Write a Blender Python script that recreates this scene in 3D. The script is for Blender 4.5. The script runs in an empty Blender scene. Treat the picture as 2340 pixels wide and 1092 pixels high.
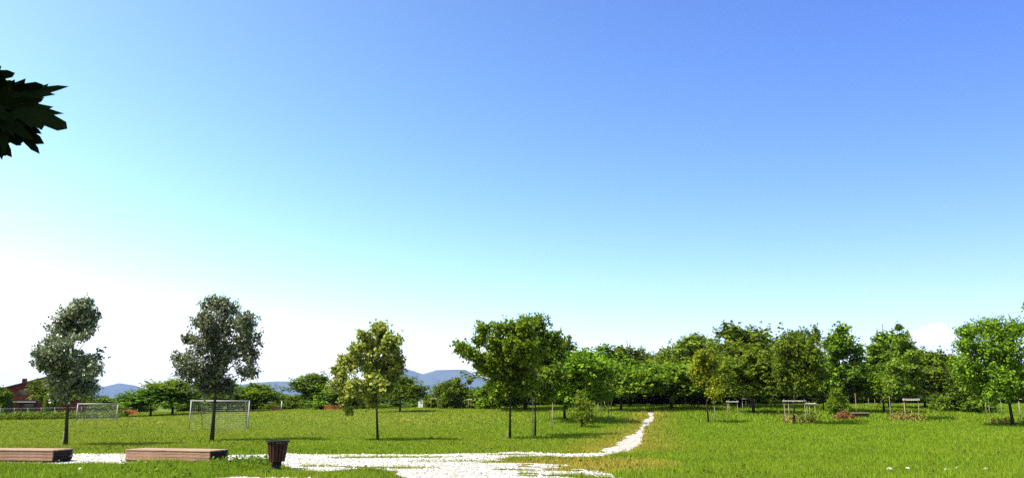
import bpy, bmesh, math, random
import numpy as np
from mathutils import Vector, Matrix

R = math.radians
SC = bpy.context.scene
COL = SC.collection

# ------------------------------------------------------------------ camera
EYE = 1.8
FPX = 1836.0            # focal length in pixels of the 2340 px wide photograph
HOR = 918.0             # row of the horizon
PITCH = math.atan((HOR - 546.0) / FPX)
CP, SP = math.cos(PITCH), math.sin(PITCH)
cam = bpy.data.cameras.new('camera')
cam.sensor_width = 36.0
cam.lens = FPX / 2340.0 * 36.0
cam.clip_start = 0.1
cam.clip_end = 60000.0
camo = bpy.data.objects.new('camera', cam)
COL.objects.link(camo)
camo.location = (0, 0, EYE)
camo.rotation_euler = (R(90) + PITCH, 0, 0)
SC.camera = camo

# ------------------------------------------------------------------ light
SUN_EL, SUN_AZ = 56.0, 246.0      # azimuth clockwise from +Y: the sun stands to the left
SUN_STRENGTH = 5.0
SKY_STRENGTH = 0.1
EXPOSURE = 1.3
HAZE_DENSITY = 3.7e-5

w = bpy.data.worlds.new('World')
SC.world = w
w.use_nodes = True
nt = w.node_tree
for n in list(nt.nodes):
    nt.nodes.remove(n)
wo = nt.nodes.new('ShaderNodeOutputWorld')
bg = nt.nodes.new('ShaderNodeBackground')
sky = nt.nodes.new('ShaderNodeTexSky')
sky.sky_type = 'NISHITA'
sky.sun_disc = False
sky.sun_elevation = R(SUN_EL)
sky.sun_rotation = R(SUN_AZ)
sky.air_density = 1.0
sky.dust_density = 0.6
sky.ozone_density = 2.0
bg.inputs['Strength'].default_value = SKY_STRENGTH
# hazier, whiter air low down and towards the sun's side
tc = nt.nodes.new('ShaderNodeTexCoord')
def wmath(op, a, b=None, clamp=False):
    n = nt.nodes.new('ShaderNodeMath'); n.operation = op; n.use_clamp = clamp
    for i, v in enumerate((a, b)):
        if v is None: continue
        if isinstance(v, (int, float)): n.inputs[i].default_value = v
        else: nt.links.new(v, n.inputs[i])
    return n.outputs[0]
# grade of the sky: bluer overhead, paler towards the sun's side
sdv = (math.sin(R(SUN_AZ)) * math.cos(R(SUN_EL)), math.cos(R(SUN_AZ)) * math.cos(R(SUN_EL)), math.sin(R(SUN_EL)))
dt = nt.nodes.new('ShaderNodeVectorMath'); dt.operation = 'DOT_PRODUCT'
nt.links.new(tc.outputs['Generated'], dt.inputs[0]); dt.inputs[1].default_value = sdv
ssc = nt.nodes.new('ShaderNodeSeparateColor'); nt.links.new(sky.outputs[0], ssc.inputs[0])
scc = nt.nodes.new('ShaderNodeCombineColor')
zsep = nt.nodes.new('ShaderNodeSeparateXYZ'); nt.links.new(tc.outputs['Generated'], zsep.inputs[0])
zc = wmath('MINIMUM', wmath('MAXIMUM', zsep.outputs[2], 0.0), 0.5)
for q, (k_, g_, c_, z_) in enumerate(((2.85, 1.73, 1.48, -0.45), (1.84, 1.26, 1.28, -1.35), (1.08, 1.0, 0.02, 0.0))):
    base = wmath('POWER', wmath('MULTIPLY', ssc.outputs[q], 0.1), g_)
    col = wmath('MULTIPLY', wmath('MULTIPLY', base, 10.0 * k_), wmath('POWER', math.exp(c_), dt.outputs['Value']))
    if z_: col = wmath('MULTIPLY', col, wmath('POWER', math.exp(z_), zc))
    nt.links.new(wmath('MINIMUM', col, 6.5), scc.inputs[q])
nt.links.new(scc.outputs[0], bg.inputs['Color'])
nt.links.new(bg.outputs[0], wo.inputs[0])

sl = bpy.data.lights.new('sun', 'SUN')
sl.energy = SUN_STRENGTH
sl.angle = R(0.5)
sl.color = (1.0, 0.95, 0.86)
so = bpy.data.objects.new('sun', sl)
COL.objects.link(so)
sd = Vector((math.sin(R(SUN_AZ)) * math.cos(R(SUN_EL)), math.cos(R(SUN_AZ)) * math.cos(R(SUN_EL)), math.sin(R(SUN_EL))))
so.rotation_euler = sd.to_track_quat('Z', 'Y').to_euler()
so.location = (-20, -10, 40)

SC.view_settings.view_transform = 'Standard'
SC.view_settings.look = 'None'
SC.view_settings.gamma = 1.0
SC.view_settings.exposure = EXPOSURE
SC.view_settings.use_curve_mapping = False
SC.cycles.use_denoising = False
SC.cycles.max_bounces = 5
SC.cycles.diffuse_bounces = 2
SC.cycles.glossy_bounces = 1
SC.cycles.transmission_bounces = 3
SC.cycles.transparent_max_bounces = 24
SC.cycles.volume_bounces = 0
SC.cycles.caustics_reflective = False
SC.cycles.caustics_refractive = False

# ------------------------------------------------------------------ projection helpers
def zat(d, py):
    t = (546.0 - py) / FPX
    return EYE + d * (t * CP + SP) / (CP - t * SP)
def xat(px, d, z=None):
    zz = (0.0 if z is None else z) - EYE
    return (px - 1170.0) / FPX * (d * CP + zz * SP)
def at(px, py, z=0.0):
    t = (546.0 - py) / FPX
    d = (z - EYE) * (CP - t * SP) / (t * CP + SP)
    return Vector((xat(px, d, z), d, z))

RX = np.array([-70.0, -58, -36, -9, 7, 20, 60])
RH = np.array([0.05, 0.18, 0.72, 1.12, 1.28, 1.40, 1.48])
def ground_z(x, y):
    x = np.asarray(x, float); y = np.asarray(y, float)
    t = np.clip((y - 48.0) / 52.0, 0, 1)
    s = t * t * (3 - 2 * t)
    xs = x * 100.0 / np.clip(y, 60, 100)
    return s * np.interp(xs, RX, RH)
def gz(x, y): return float(ground_z(x, y))

# ------------------------------------------------------------------ numpy noise
def _hash(ix, iy, seed):
    n = (ix.astype(np.int64) * 374761393 + iy.astype(np.int64) * 668265263 + seed * 1274126177) & 0x7fffffff
    n = ((n ^ (n >> 13)) * 1274126177) & 0x7fffffff
    n = n ^ (n >> 16)
    return (n & 0xffff) / 65535.0
def vnoise(x, y, seed=0):
    x = np.asarray(x, float); y = np.asarray(y, float)
    ix, iy = np.floor(x), np.floor(y)
    fx, fy = x - ix, y - iy
    fx = fx * fx * (3 - 2 * fx); fy = fy * fy * (3 - 2 * fy)
    a, b = _hash(ix, iy, seed), _hash(ix + 1, iy, seed)
    c, d = _hash(ix, iy + 1, seed), _hash(ix + 1, iy + 1, seed)
    return (a * (1 - fx) + b * fx) * (1 - fy) + (c * (1 - fx) + d * fx) * fy
def fnoise(x, y, seed=0, o=3):
    v, a, s = 0, 0.5, 0
    for k in range(o):
        v = v + a * vnoise(np.asarray(x) * 2 ** k, np.asarray(y) * 2 ** k, seed + 17 * k); s += a; a *= 0.5
    return v / s

# ------------------------------------------------------------------ object helpers
def tag(o, label=None, cat=None, group=None, kind=None):
    if label: o['label'] = label
    if cat: o['category'] = cat
    if group: o['group'] = group
    if kind: o['kind'] = kind
    return o
def empty(name, loc=(0, 0, 0), rz=0.0, label=None, cat=None, group=None):
    o = bpy.data.objects.new(name, None)
    o.empty_display_size = 0.2
    COL.objects.link(o)
    o.location = loc
    o.rotation_euler = (0, 0, rz)
    return tag(o, label, cat, group)
def link_mesh(name, me, mat=None, parent=None):
    o = bpy.data.objects.new(name, me)
    COL.objects.link(o)
    if mat is not None and not me.materials: me.materials.append(mat)
    if parent is not None: o.parent = parent
    return o
def np_mesh(name, verts, faces, attrs=None, smooth=False):
    """verts (n,3), faces (m,k) all with k corners; attrs: dict name -> (n,4) point colours"""
    me = bpy.data.meshes.new(name)
    verts = np.asarray(verts, np.float32); faces = np.asarray(faces, np.int32)
    m, k = faces.shape
    me.vertices.add(len(verts)); me.vertices.foreach_set('co', verts.ravel())
    me.loops.add(m * k); me.loops.foreach_set('vertex_index', faces.ravel())
    me.polygons.add(m)
    me.polygons.foreach_set('loop_start', np.arange(0, m * k, k, dtype=np.int32))
    me.polygons.foreach_set('loop_total', np.full(m, k, np.int32))
    if smooth: me.polygons.foreach_set('use_smooth', np.ones(m, bool))
    for an, av in (attrs or {}).items():
        a = me.attributes.new(an, 'FLOAT_COLOR', 'POINT')
        a.data.foreach_set('color', np.asarray(av, np.float32).ravel())
    me.update(calc_edges=True)
    me.validate()
    return me
class MB:
    def __init__(s): s.v = []; s.f = []; s.sm = []
    def add(s, vs, fs, smooth=False):
        b = len(s.v); s.v += [tuple(v) for v in vs]
        s.f += [tuple(i + b for i in f) for f in fs]; s.sm += [smooth] * len(fs)
        return s
    def box(s, c, size, rz=0.0, rot=None, bev=0.0):
        hx, hy, hz = (k / 2 for k in size)
        M = rot if rot is not None else Matrix.Rotation(rz, 3, 'Z')
        c = Vector(c)
        if bev <= 0:
            vs = [c + M @ Vector((x * hx, y * hy, z * hz)) for x in (-1, 1) for y in (-1, 1) for z in (-1, 1)]
            return s.add(vs, [(0, 1, 3, 2), (4, 6, 7, 5), (0, 4, 5, 1), (2, 3, 7, 6), (0, 2, 6, 4), (1, 5, 7, 3)])
        bm = bmesh.new(); bmesh.ops.create_cube(bm, size=1.0)
        for v in bm.verts: v.co = Vector((v.co.x * size[0], v.co.y * size[1], v.co.z * size[2]))
        bmesh.ops.bevel(bm, geom=bm.edges[:], offset=bev, segments=1, affect='EDGES')
        bm.verts.ensure_lookup_table()
        idx = {v: i for i, v in enumerate(bm.verts)}
        s.add([c + M @ v.co for v in bm.verts], [tuple(idx[v] for v in f.verts) for f in bm.faces])
        bm.free(); return s
    def tube(s, pts, rad, n=6, cap=True):
        pts = [Vector(p) for p in pts]
        if not hasattr(rad, '__len__'): rad = [rad] * len(pts)
        vs, fs = [], []
        for i, p in enumerate(pts):
            d = (pts[min(i + 1, len(pts) - 1)] - pts[max(i - 1, 0)]).normalized()
            u = d.cross(Vector((0.31, 1, 0.17)));
            if u.length < 1e-3: u = d.cross(Vector((1, 0, 0)))
            u.normalize(); v = d.cross(u)
            for k in range(n):
                a = 2 * math.pi * k / n
                vs.append(p + (u * math.cos(a) + v * math.sin(a)) * rad[i])
        for i in range(len(pts) - 1):
            for k in range(n):
                fs.append((i * n + k, i * n + (k + 1) % n, (i + 1) * n + (k + 1) % n, (i + 1) * n + k))
        if cap:
            fs.append(tuple(range(n))[::-1]); fs.append(tuple((len(pts) - 1) * n + k for k in range(n)))
        return s.add(vs, fs, True)
    def mesh(s, name):
        me = bpy.data.meshes.new(name)
        me.from_pydata(s.v, [], s.f)
        me.polygons.foreach_set('use_smooth', s.sm)
        me.update()
        return me
    def build(s, name, mat, parent=None): return link_mesh(name, s.mesh(name), mat, parent)
def copy_tree(o, parent=None):
    c = o.copy(); COL.objects.link(c)
    if parent is not None: c.parent = parent
    for ch in o.children: copy_tree(ch, c)
    return c

# ------------------------------------------------------------------ materials
def new_mat(name):
    m = bpy.data.materials.new(name); m.use_nodes = True
    t = m.node_tree
    for n in list(t.nodes): t.nodes.remove(n)
    out = t.nodes.new('ShaderNodeOutputMaterial')
    return m, t, out
def nd(t, typ, **kw):
    n = t.nodes.new(typ)
    for k, v in kw.items(): setattr(n, k, v)
    return n
def ramp(t, fac, stops):
    r = nd(t, 'ShaderNodeValToRGB')
    e = r.color_ramp.elements
    while len(e) < len(stops): e.new(0.5)
    for i, (p, c) in enumerate(stops):
        e[i].position = p; e[i].color = (c[0], c[1], c[2], 1)
    t.links.new(fac, r.inputs[0])
    return r.outputs[0]
def noise(t, scale, detail=4, rough=0.6, coord='Object', vec=None):
    n = nd(t, 'ShaderNodeTexNoise')
    n.inputs['Scale'].default_value = scale; n.inputs['Detail'].default_value = detail
    n.inputs['Roughness'].default_value = rough
    if vec is None:
        c = nd(t, 'ShaderNodeTexCoord'); vec = c.outputs[coord]
    t.links.new(vec, n.inputs['Vector'])
    return n.outputs['Fac']
def mixc(t, fac, a, b, mode='MIX'):
    n = nd(t, 'ShaderNodeMix', data_type='RGBA', blend_type=mode)
    for i, v in ((0, fac), (6, a), (7, b)):
        if hasattr(v, 'is_linked') or hasattr(v, 'links'): t.links.new(v, n.inputs[i])
        elif i == 0: n.inputs[0].default_value = v
        else: n.inputs[i].default_value = (v[0], v[1], v[2], 1)
    return n.outputs[2]
def simple(name, stops, scale=6.0, rough=0.8, spec=0.3, bump=0.0, bscale=30.0, stretch=None, metal=0.0):
    m, t, out = new_mat(name)
    p = nd(t, 'ShaderNodeBsdfPrincipled')
    p.inputs['Roughness'].default_value = rough
    p.inputs['Specular IOR Level'].default_value = spec
    p.inputs['Metallic'].default_value = metal
    vec = None
    if stretch:
        c = nd(t, 'ShaderNodeTexCoord'); mp = nd(t, 'ShaderNodeMapping')
        mp.inputs['Scale'].default_value = stretch
        t.links.new(c.outputs['Object'], mp.inputs[0]); vec = mp.outputs[0]
    f = noise(t, scale, vec=vec)
    t.links.new(ramp(t, f, stops), p.inputs['Base Color'])
    if bump > 0:
        b = nd(t, 'ShaderNodeBump'); b.inputs['Strength'].default_value = bump; b.inputs['Distance'].default_value = 0.02
        t.links.new(noise(t, bscale, vec=vec), b.inputs['Height']); t.links.new(b.outputs[0], p.inputs['Normal'])
    t.links.new(p.outputs[0], out.inputs[0])
    return m
def leaf_mat(name, dark, light, under=None, trans=0.3, gloss=0.35, rough=0.45):
    """leaf: per-leaf tint between two greens, its own underside colour, light through the blade"""
    m, t, out = new_mat(name)
    a = nd(t, 'ShaderNodeAttribute', attribute_name='tint')
    s = nd(t, 'ShaderNodeSeparateColor'); t.links.new(a.outputs['Color'], s.inputs[0])
    oi = nd(t, 'ShaderNodeObjectInfo')
    c = mixc(t, s.outputs[0], dark, light)
    hs = nd(t, 'ShaderNodeHueSaturation')
    mr = nd(t, 'ShaderNodeMapRange'); mr.inputs['To Min'].default_value = 0.482; mr.inputs['To Max'].default_value = 0.512
    t.links.new(oi.outputs['Random'], mr.inputs['Value']); t.links.new(mr.outputs[0], hs.inputs['Hue'])
    mv = nd(t, 'ShaderNodeMapRange'); mv.inputs['To Min'].default_value = 0.8; mv.inputs['To Max'].default_value = 1.2
    t.links.new(oi.outputs['Random'], mv.inputs['Value']); t.links.new(mv.outputs[0], hs.inputs['Value'])
    t.links.new(c, hs.inputs['Color']); c = hs.outputs[0]
    cs = c
    if under is not None:
        g = nd(t, 'ShaderNodeNewGeometry')
        cs = mixc(t, g.outputs['Backfacing'], c, under)
    p = nd(t, 'ShaderNodeBsdfPrincipled')
    p.inputs['Roughness'].default_value = rough; p.inputs['Specular IOR Level'].default_value = gloss
    t.links.new(cs, p.inputs['Base Color'])
    tr = nd(t, 'ShaderNodeBsdfTranslucent')
    t.links.new(mixc(t, 1.0, c, (1.15, 1.25, 0.55), 'MULTIPLY'), tr.inputs[0])
    mx = nd(t, 'ShaderNodeMixShader'); mx.inputs[0].default_value = trans
    t.links.new(p.outputs[0], mx.inputs[1]); t.links.new(tr.outputs[0], mx.inputs[2])
    t.links.new(mx.outputs[0], out.inputs[0])
    return m

M_BARK = simple('bark', [(0.3, (0.022, 0.017, 0.013)), (0.7, (0.06, 0.048, 0.038))], 9, 0.9, 0.2, 0.5, 40, (1, 1, 0.25))
M_STAKE = simple('weathered_stake', [(0.3, (0.20, 0.165, 0.115)), (0.7, (0.36, 0.31, 0.23))], 6, 0.85, 0.2, 0.3, 40, (1, 1, 0.15))
M_RAIL = simple('pale_rail_wood', [(0.3, (0.38, 0.36, 0.33)), (0.7, (0.52, 0.50, 0.46))], 5, 0.7, 0.3, 0.2, 30)
M_WOOD = simple('bench_wood', [(0.25, (0.13, 0.068, 0.045)), (0.5, (0.25, 0.142, 0.098)), (0.8, (0.37, 0.23, 0.165))], 5, 0.75, 0.25, 0.5, 22, (0.6, 6, 6))
M_WOODTOP = simple('bench_top_wood', [(0.25, (0.15, 0.095, 0.062)), (0.5, (0.23, 0.15, 0.10)), (0.8, (0.31, 0.22, 0.15))], 5, 0.7, 0.25, 0.5, 22, (0.6, 6, 6))
M_DARKWOOD = simple('dark_shaded_wood', [(0.3, (0.012, 0.008, 0.007)), (0.7, (0.03, 0.018, 0.014))], 7, 0.8, 0.2, 0.4, 25, (3, 1, 3))  # near-black wood; on bench ends it carries the shade away from the sun
M_CONCRETE = simple('concrete_foot', [(0.3, (0.3, 0.29, 0.27)), (0.7, (0.45, 0.44, 0.41))], 12, 0.9, 0.2, 0.3, 50)
M_BIN = simple('bin_slat_paint', [(0.3, (0.020, 0.008, 0.008)), (0.7, (0.06, 0.016, 0.013))], 10, 0.6, 0.2, 0.3, 30, (4, 4, 0.6))
M_BINMETAL = simple('bin_black_metal', [(0.3, (0.010, 0.009, 0.009)), (0.7, (0.02, 0.019, 0.019))], 14, 0.75, 0.1)
M_STRAW = simple('dry_stems', [(0.3, (0.10, 0.085, 0.015)), (0.7, (0.26, 0.21, 0.06))], 2.5, 0.9, 0.05)
M_WHITE = simple('white_post_paint', [(0.3, (0.20, 0.20, 0.195)), (0.7, (0.30, 0.30, 0.295))], 4, 0.5, 0.4)
M_NET = simple('net_cord', [(0.3, (0.3, 0.3, 0.3)), (0.7, (0.4, 0.4, 0.4))], 4, 0.9, 0.1)
M_GALV = simple('galvanised_steel', [(0.3, (0.04, 0.043, 0.043)), (0.7, (0.075, 0.08, 0.08))], 8, 0.5, 0.5, metal=0.4)
M_ORANGE = simple('orange_plastic', [(0.3, (0.30, 0.075, 0.02)), (0.7, (0.42, 0.12, 0.035))], 3, 0.6, 0.3)
M_RUST = simple('dead_leaves', [(0.3, (0.10, 0.042, 0.016)), (0.7, (0.21, 0.088, 0.030))], 3, 0.8, 0.2)
M_BRICK = simple('red_render', [(0.3, (0.095, 0.022, 0.019)), (0.7, (0.15, 0.035, 0.029))], 2.5, 0.9, 0.2, 0.2, 20)
M_ROOF = simple('dark_roof_tile', [(0.3, (0.05, 0.025, 0.02)), (0.7, (0.1, 0.05, 0.04))], 5, 0.85, 0.2, 0.5, 14)
M_GLASS = simple('dark_window_glass', [(0.3, (0.012, 0.014, 0.018)), (0.7, (0.02, 0.024, 0.03))], 2, 0.08, 0.6)
M_TRIM = simple('pale_trim', [(0.3, (0.55, 0.54, 0.52)), (0.7, (0.68, 0.67, 0.65))], 4, 0.7, 0.3)
M_STONE = simple('pale_stone', [(0.3, (0.5, 0.49, 0.46)), (0.7, (0.75, 0.74, 0.72))], 9, 0.85, 0.3, 0.4, 30)

L_SILVER = leaf_mat('silver_maple_leaf', (0.032, 0.050, 0.016), (0.15, 0.185, 0.075), (0.34, 0.34, 0.30), 0.14, 0.5, 0.36)
L_YELLOW = leaf_mat('yellow_green_leaf', (0.10, 0.13, 0.015), (0.33, 0.36, 0.07), (0.30, 0.31, 0.11), 0.38, 0.1, 0.6)
L_FRESH = leaf_mat('fresh_green_leaf', (0.038, 0.082, 0.005), (0.19, 0.28, 0.012), (0.16, 0.21, 0.03), 0.34, 0.08, 0.6)
L_DEEP = leaf_mat('deep_green_leaf', (0.026, 0.055, 0.004), (0.145, 0.225, 0.010), (0.11, 0.14, 0.03), 0.28, 0.08, 0.6)
L_OLIVE = leaf_mat('olive_green_leaf', (0.045, 0.078, 0.006), (0.165, 0.235, 0.016), (0.14, 0.16, 0.04), 0.28, 0.08, 0.6)
L_GOLD = leaf_mat('golden_green_leaf', (0.085, 0.125, 0.005), (0.26, 0.33, 0.012), (0.2, 0.22, 0.03), 0.32, 0.08, 0.6)
L_SHADE = leaf_mat('shaded_woodland_leaf', (0.010, 0.020, 0.004), (0.045, 0.075, 0.008), (0.035, 0.05, 0.015), 0.15, 0.05, 0.7)  # shade under the canopy is put into the fill trees' leaf colour
L_MAPLE = leaf_mat('backlit_maple_leaf', (0.004, 0.008, 0.002), (0.009, 0.016, 0.004), (0.005, 0.008, 0.003), 0.03, 0.04, 0.8)  # near black: the backlit shade of the hanging leaves is in the colour

def ground_material():
    m, t, out = new_mat('grassy_soil')
    p = nd(t, 'ShaderNodeBsdfPrincipled'); p.inputs['Roughness'].default_value = 0.95
    p.inputs['Specular IOR Level'].default_value = 0.1
    f1 = noise(t, 0.09, 3); f2 = noise(t, 3.0, 5); f3 = noise(t, 22.0, 3)
    c = ramp(t, f1, [(0.3, (0.075, 0.125, 0.006)), (0.7, (0.12, 0.15, 0.010))])
    c = mixc(t, 0.55, c, ramp(t, f2, [(0.3, (0.05, 0.095, 0.005)), (0.7, (0.15, 0.18, 0.012))]))
    c = mixc(t, 0.5, c, ramp(t, f3, [(0.35, (0.02, 0.045, 0.006)), (0.7, (0.12, 0.14, 0.025))]))
    t.links.new(c, p.inputs['Base Color'])
    b = nd(t, 'ShaderNodeBump'); b.inputs['Strength'].default_value = 0.8; b.inputs['Distance'].default_value = 0.05
    t.links.new(f3, b.inputs['Height']); t.links.new(b.outputs[0], p.inputs['Normal'])
    t.links.new(p.outputs[0], out.inputs[0])
    return m
def grass_material():
    m, t, out = new_mat('grass_blade')
    a = nd(t, 'ShaderNodeAttribute', attribute_name='tint')
    s = nd(t, 'ShaderNodeSeparateColor'); t.links.new(a.outputs['Color'], s.inputs[0])
    c = mixc(t, s.outputs[1], (0.066, 0.142, 0.005), (0.205, 0.318, 0.016))
    c = mixc(t, s.outputs[0], c, (0.36, 0.26, 0.045))
    p = nd(t, 'ShaderNodeBsdfPrincipled'); p.inputs['Roughness'].default_value = 0.6
    p.inputs['Specular IOR Level'].default_value = 0.06
    t.links.new(c, p.inputs['Base Color'])
    tr = nd(t, 'ShaderNodeBsdfTranslucent'); t.links.new(c, tr.inputs[0])
    mx = nd(t, 'ShaderNodeMixShader'); mx.inputs[0].default_value = 0.3
    t.links.new(p.outputs[0], mx.inputs[1]); t.links.new(tr.outputs[0], mx.inputs[2])
    t.links.new(mx.outputs[0], out.inputs[0])
    return m
def gravel_material():
    m, t, out = new_mat('white_gravel')
    p = nd(t, 'ShaderNodeBsdfPrincipled'); p.inputs['Roughness'].default_value = 0.9
    p.inputs['Specular IOR Level'].default_value = 0.2
    f1 = noise(t, 0.9, 5, 0.65); f3 = noise(t, 28.0, 4, 0.7)
    c = ramp(t, f3, [(0.30, (0.07, 0.066, 0.06)), (0.47, (0.30, 0.285, 0.26)), (0.72, (0.46, 0.44, 0.41))])
    f4 = noise(t, 6.0, 4, 0.75)
    c = mixc(t, 0.8, c, ramp(t, f4, [(0.34, (0.32, 0.31, 0.30)), (0.50, (1, 1, 1))]), 'MULTIPLY')
    c = mixc(t, ramp(t, f1, [(0.55, (0, 0, 0)), (0.72, (0.8, 0.8, 0.8))]), c, (0.17, 0.14, 0.085))
    t.links.new(c, p.inputs['Base Color'])
    b = nd(t, 'ShaderNodeBump'); b.inputs['Strength'].default_value = 0.7; b.inputs['Distance'].default_value = 0.03
    t.links.new(f3, b.inputs['Height']); t.links.new(b.outputs[0], p.inputs['Normal'])
    t.links.new(p.outputs[0], out.inputs[0])
    return m
def tint_material(name, a_, b_):
    m, t, out = new_mat(name)
    a = nd(t, 'ShaderNodeAttribute', attribute_name='tint')
    s = nd(t, 'ShaderNodeSeparateColor'); t.links.new(a.outputs['Color'], s.inputs[0])
    p = nd(t, 'ShaderNodeBsdfPrincipled'); p.inputs['Roughness'].default_value = 0.85
    p.inputs['Specular IOR Level'].default_value = 0.25
    t.links.new(mixc(t, s.outputs[0], a_, b_), p.inputs['Base Color'])
    t.links.new(p.outputs[0], out.inputs[0])
    return m
M_GROUND, M_GRASS, M_GRAVEL = ground_material(), grass_material(), gravel_material()
M_PEBBLE = tint_material('gravel_stone', (0.07, 0.065, 0.055), (0.62, 0.60, 0.56))
M_HILL = simple('wooded_hill', [(0.3, (0.028, 0.045, 0.022)), (0.7, (0.06, 0.08, 0.04))], 0.004, 0.95, 0.1)

# ------------------------------------------------------------------ ground
def axis(lo, hi, step, far_lo, far_hi):
    a = list(np.arange(lo, hi + 1e-6, step)); s = step; v = hi
    while v < far_hi:
        s *= 1.35; v = min(v + s, far_hi); a.append(v)
    s = step; v = lo
    while v > far_lo:
        s *= 1.35; v = max(v - s, far_lo); a.insert(0, v)
    return np.array(a)
gx_ = axis(-90, 90, 1.0, -19000, 19000); gy_ = axis(2, 125, 1.0, -60, 17500)
X, Y = np.meshgrid(gx_, gy_)
V = np.stack([X.ravel(), Y.ravel(), ground_z(X, Y).ravel()], 1)
nx = len(gx_)
i, j = np.meshgrid(np.arange(nx - 1), np.arange(len(gy_) - 1))
b0 = (j * nx + i).ravel()
F = np.stack([b0, b0 + 1, b0 + 1 + nx, b0 + nx], 1)
o = link_mesh('ground', np_mesh('ground', V, F, smooth=True), M_GROUND)
tag(o, kind='structure')

# ------------------------------------------------------------------ gravel path
def pip(px, py, poly):
    inside = np.zeros(px.shape, bool)
    n = len(poly)
    for k in range(n):
        x0, y0 = poly[k]; x1, y1 = poly[(k + 1) % n]
        c = ((y0 > py) != (y1 > py)) & (px < (x1 - x0) * (py - y0) / (y1 - y0 + 1e-12) + x0)
        inside ^= c
    return inside
def gpoly(pts): return [tuple(at(a, b)[:2]) for a, b in pts]
MAIN = gpoly([(-260, 1036), (150, 1037), (285, 1037), (520, 1040), (650, 1037), (800, 1039), (1000, 1038.5), (1100, 1036.5), (1180, 1034),
              (1290, 1036), (1380, 1036), (1410, 1030), (1432, 1018), (1442, 1019), (1440, 1029), (1395, 1041), (1330, 1045), (1250, 1044), (1170, 1045),
              (1130, 1049), (1180, 1058), (1330, 1066), (1345, 1075), (1400, 1084), (1440, 1093), (1520, 1130), (1500, 1500),
              (250, 1500), (300, 1140), (480, 1097), (540, 1091), (640, 1091), (720, 1092), (775, 1099), (930, 1100), (910, 1087), (880, 1074), (835, 1069), (790, 1073), (740, 1078), (700, 1074),
              (650, 1068), (600, 1049), (520, 1056), (285, 1059.5), (150, 1059), (0, 1058), (-260, 1056)])
# the trodden trail running off between the trees, as ground points with a half width
TR = [(1412, 1034, 0.7), (1432, 1018, 0.62), (1446, 1003, 0.55), (1461, 988, 0.36), (1470, 976, 0.12), (1478, 967, 0.42), (1486, 957, 0.40), (1489, 950.5, 0.16), (1487, 947, 0.40), (1484, 941, 0.42)]
trail = []
for px, py, hw in TR:
    # march along the ray until it meets the rising ground
    t = (546.0 - py) / FPX
    d = 20.0
    while d < 140:
        z = zat(d, py)
        x = xat(px, d, z)
        if z <= gz(x, d): break
        d += 0.05
    trail.append((x, d, hw))
def gravel_mask(x, y):
    a = 0.55 * (fnoise(x * 1.1, y * 1.1, 3) - 0.5); b = 1.0 * (fnoise(x * 0.9 + 40, y * 0.9, 5) - 0.5)
    m = pip(x + a, y + b, MAIN)
    for k in range(len(trail) - 1):
        x0, y0, w0 = trail[k]; x1, y1, w1 = trail[k + 1]
        t = np.clip((y - y0) / (y1 - y0), 0, 1)
        on = (y >= y0) & (y <= y1)
        m |= on & (np.abs(x + 0.9 * a - (x0 + (x1 - x0) * t)) < (w0 + (w1 - w0) * t) * (0.45 + 0.75 * fnoise(x * 2, y * 0.8, 9)))
    # worn turf strips lying in the gravel
    m &= ~((fnoise(x * 0.35 + 7, y * 1.6 + 3, 21, 3) > 0.64) & (y > 22.3) & (y < 30) & (x > -6.0))
    m &= ~((fnoise(x * 0.9, y * 1.7, 31, 3) > 0.56) & (x > 0.2) & (x < 4.0) & (y < 26.3) & (y > 19.5))
    return m
vs, fs = [], []
def gravel_cells(x0, x1, y0, y1, c):
    xs = np.arange(x0, x1, c); ys = np.arange(y0, y1, c)
    XX, YY = np.meshgrid(xs, ys)
    mm = gravel_mask(XX + c / 2, YY + c / 2)
    jj, ii = np.nonzero(mm)
    return xs, ys, ii, jj, c
AV, AF, off = [], [], 0
for reg in ((-30, 9, 9, 32, 0.13), (2, 24, 32, 125, 0.13)):
    xs, ys, ii, jj, c = gravel_cells(*reg)
    nxx = len(xs) + 1
    ids = np.stack([jj * nxx + ii, jj * nxx + ii + 1, (jj + 1) * nxx + ii + 1, (jj + 1) * nxx + ii], 1)
    u, inv = np.unique(ids.ravel(), return_inverse=True)
    vx = reg[0] + (u % nxx) * c; vy = reg[2] + (u // nxx) * c
    jx = (_hash(u % nxx, u // nxx, 77) - 0.5) * c * 0.7; jy = (_hash(u % nxx, u // nxx, 78) - 0.5) * c * 0.7
    vx = vx + jx; vy = vy + jy
    vz = ground_z(vx, vy) + 0.012 + 0.018 * fnoise(vx * 4, vy * 4, 12)
    AV.append(np.stack([vx, vy, vz], 1)); AF.append(inv.reshape(-1, 4) + off); off += len(u)
gp = link_mesh('gravel_path', np_mesh('gravel_path', np.concatenate(AV), np.concatenate(AF), smooth=True), M_GRAVEL)
tag(gp, kind='structure')

rng = np.random.default_rng(11)
# loose stones on the path
N = 60000
sx = rng.uniform(-19, 9, N); sy = 15 + 17 * rng.random(N) ** 1.2
k = gravel_mask(sx, sy); sx, sy = sx[k][:15000], sy[k][:15000]
n = len(sx); r = rng.uniform(0.014, 0.036, n) * np.where(rng.random(n) < 0.06, 1.8, 1)
octa = np.array([[1, 0, 0], [0, 1, 0], [-1, 0, 0], [0, -1, 0], [0, 0, 1]], float)
P = octa[None] * r[:, None, None] * rng.uniform(0.6, 1.3, (n, 5, 1)); P[:, :, 2] *= 0.75
P += np.stack([sx, sy, np.full(n, 0.018)], 1)[:, None]
fo = np.array([[0, 1, 4], [1, 2, 4], [2, 3, 4], [3, 0, 4]])
F = (fo[None] + 5 * np.arange(n)[:, None, None]).reshape(-1, 3)
tint = np.repeat(np.where(rng.random(n) < 0.45, rng.uniform(0.0, 0.3, n), rng.uniform(0.5, 1, n)), 5)
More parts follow.
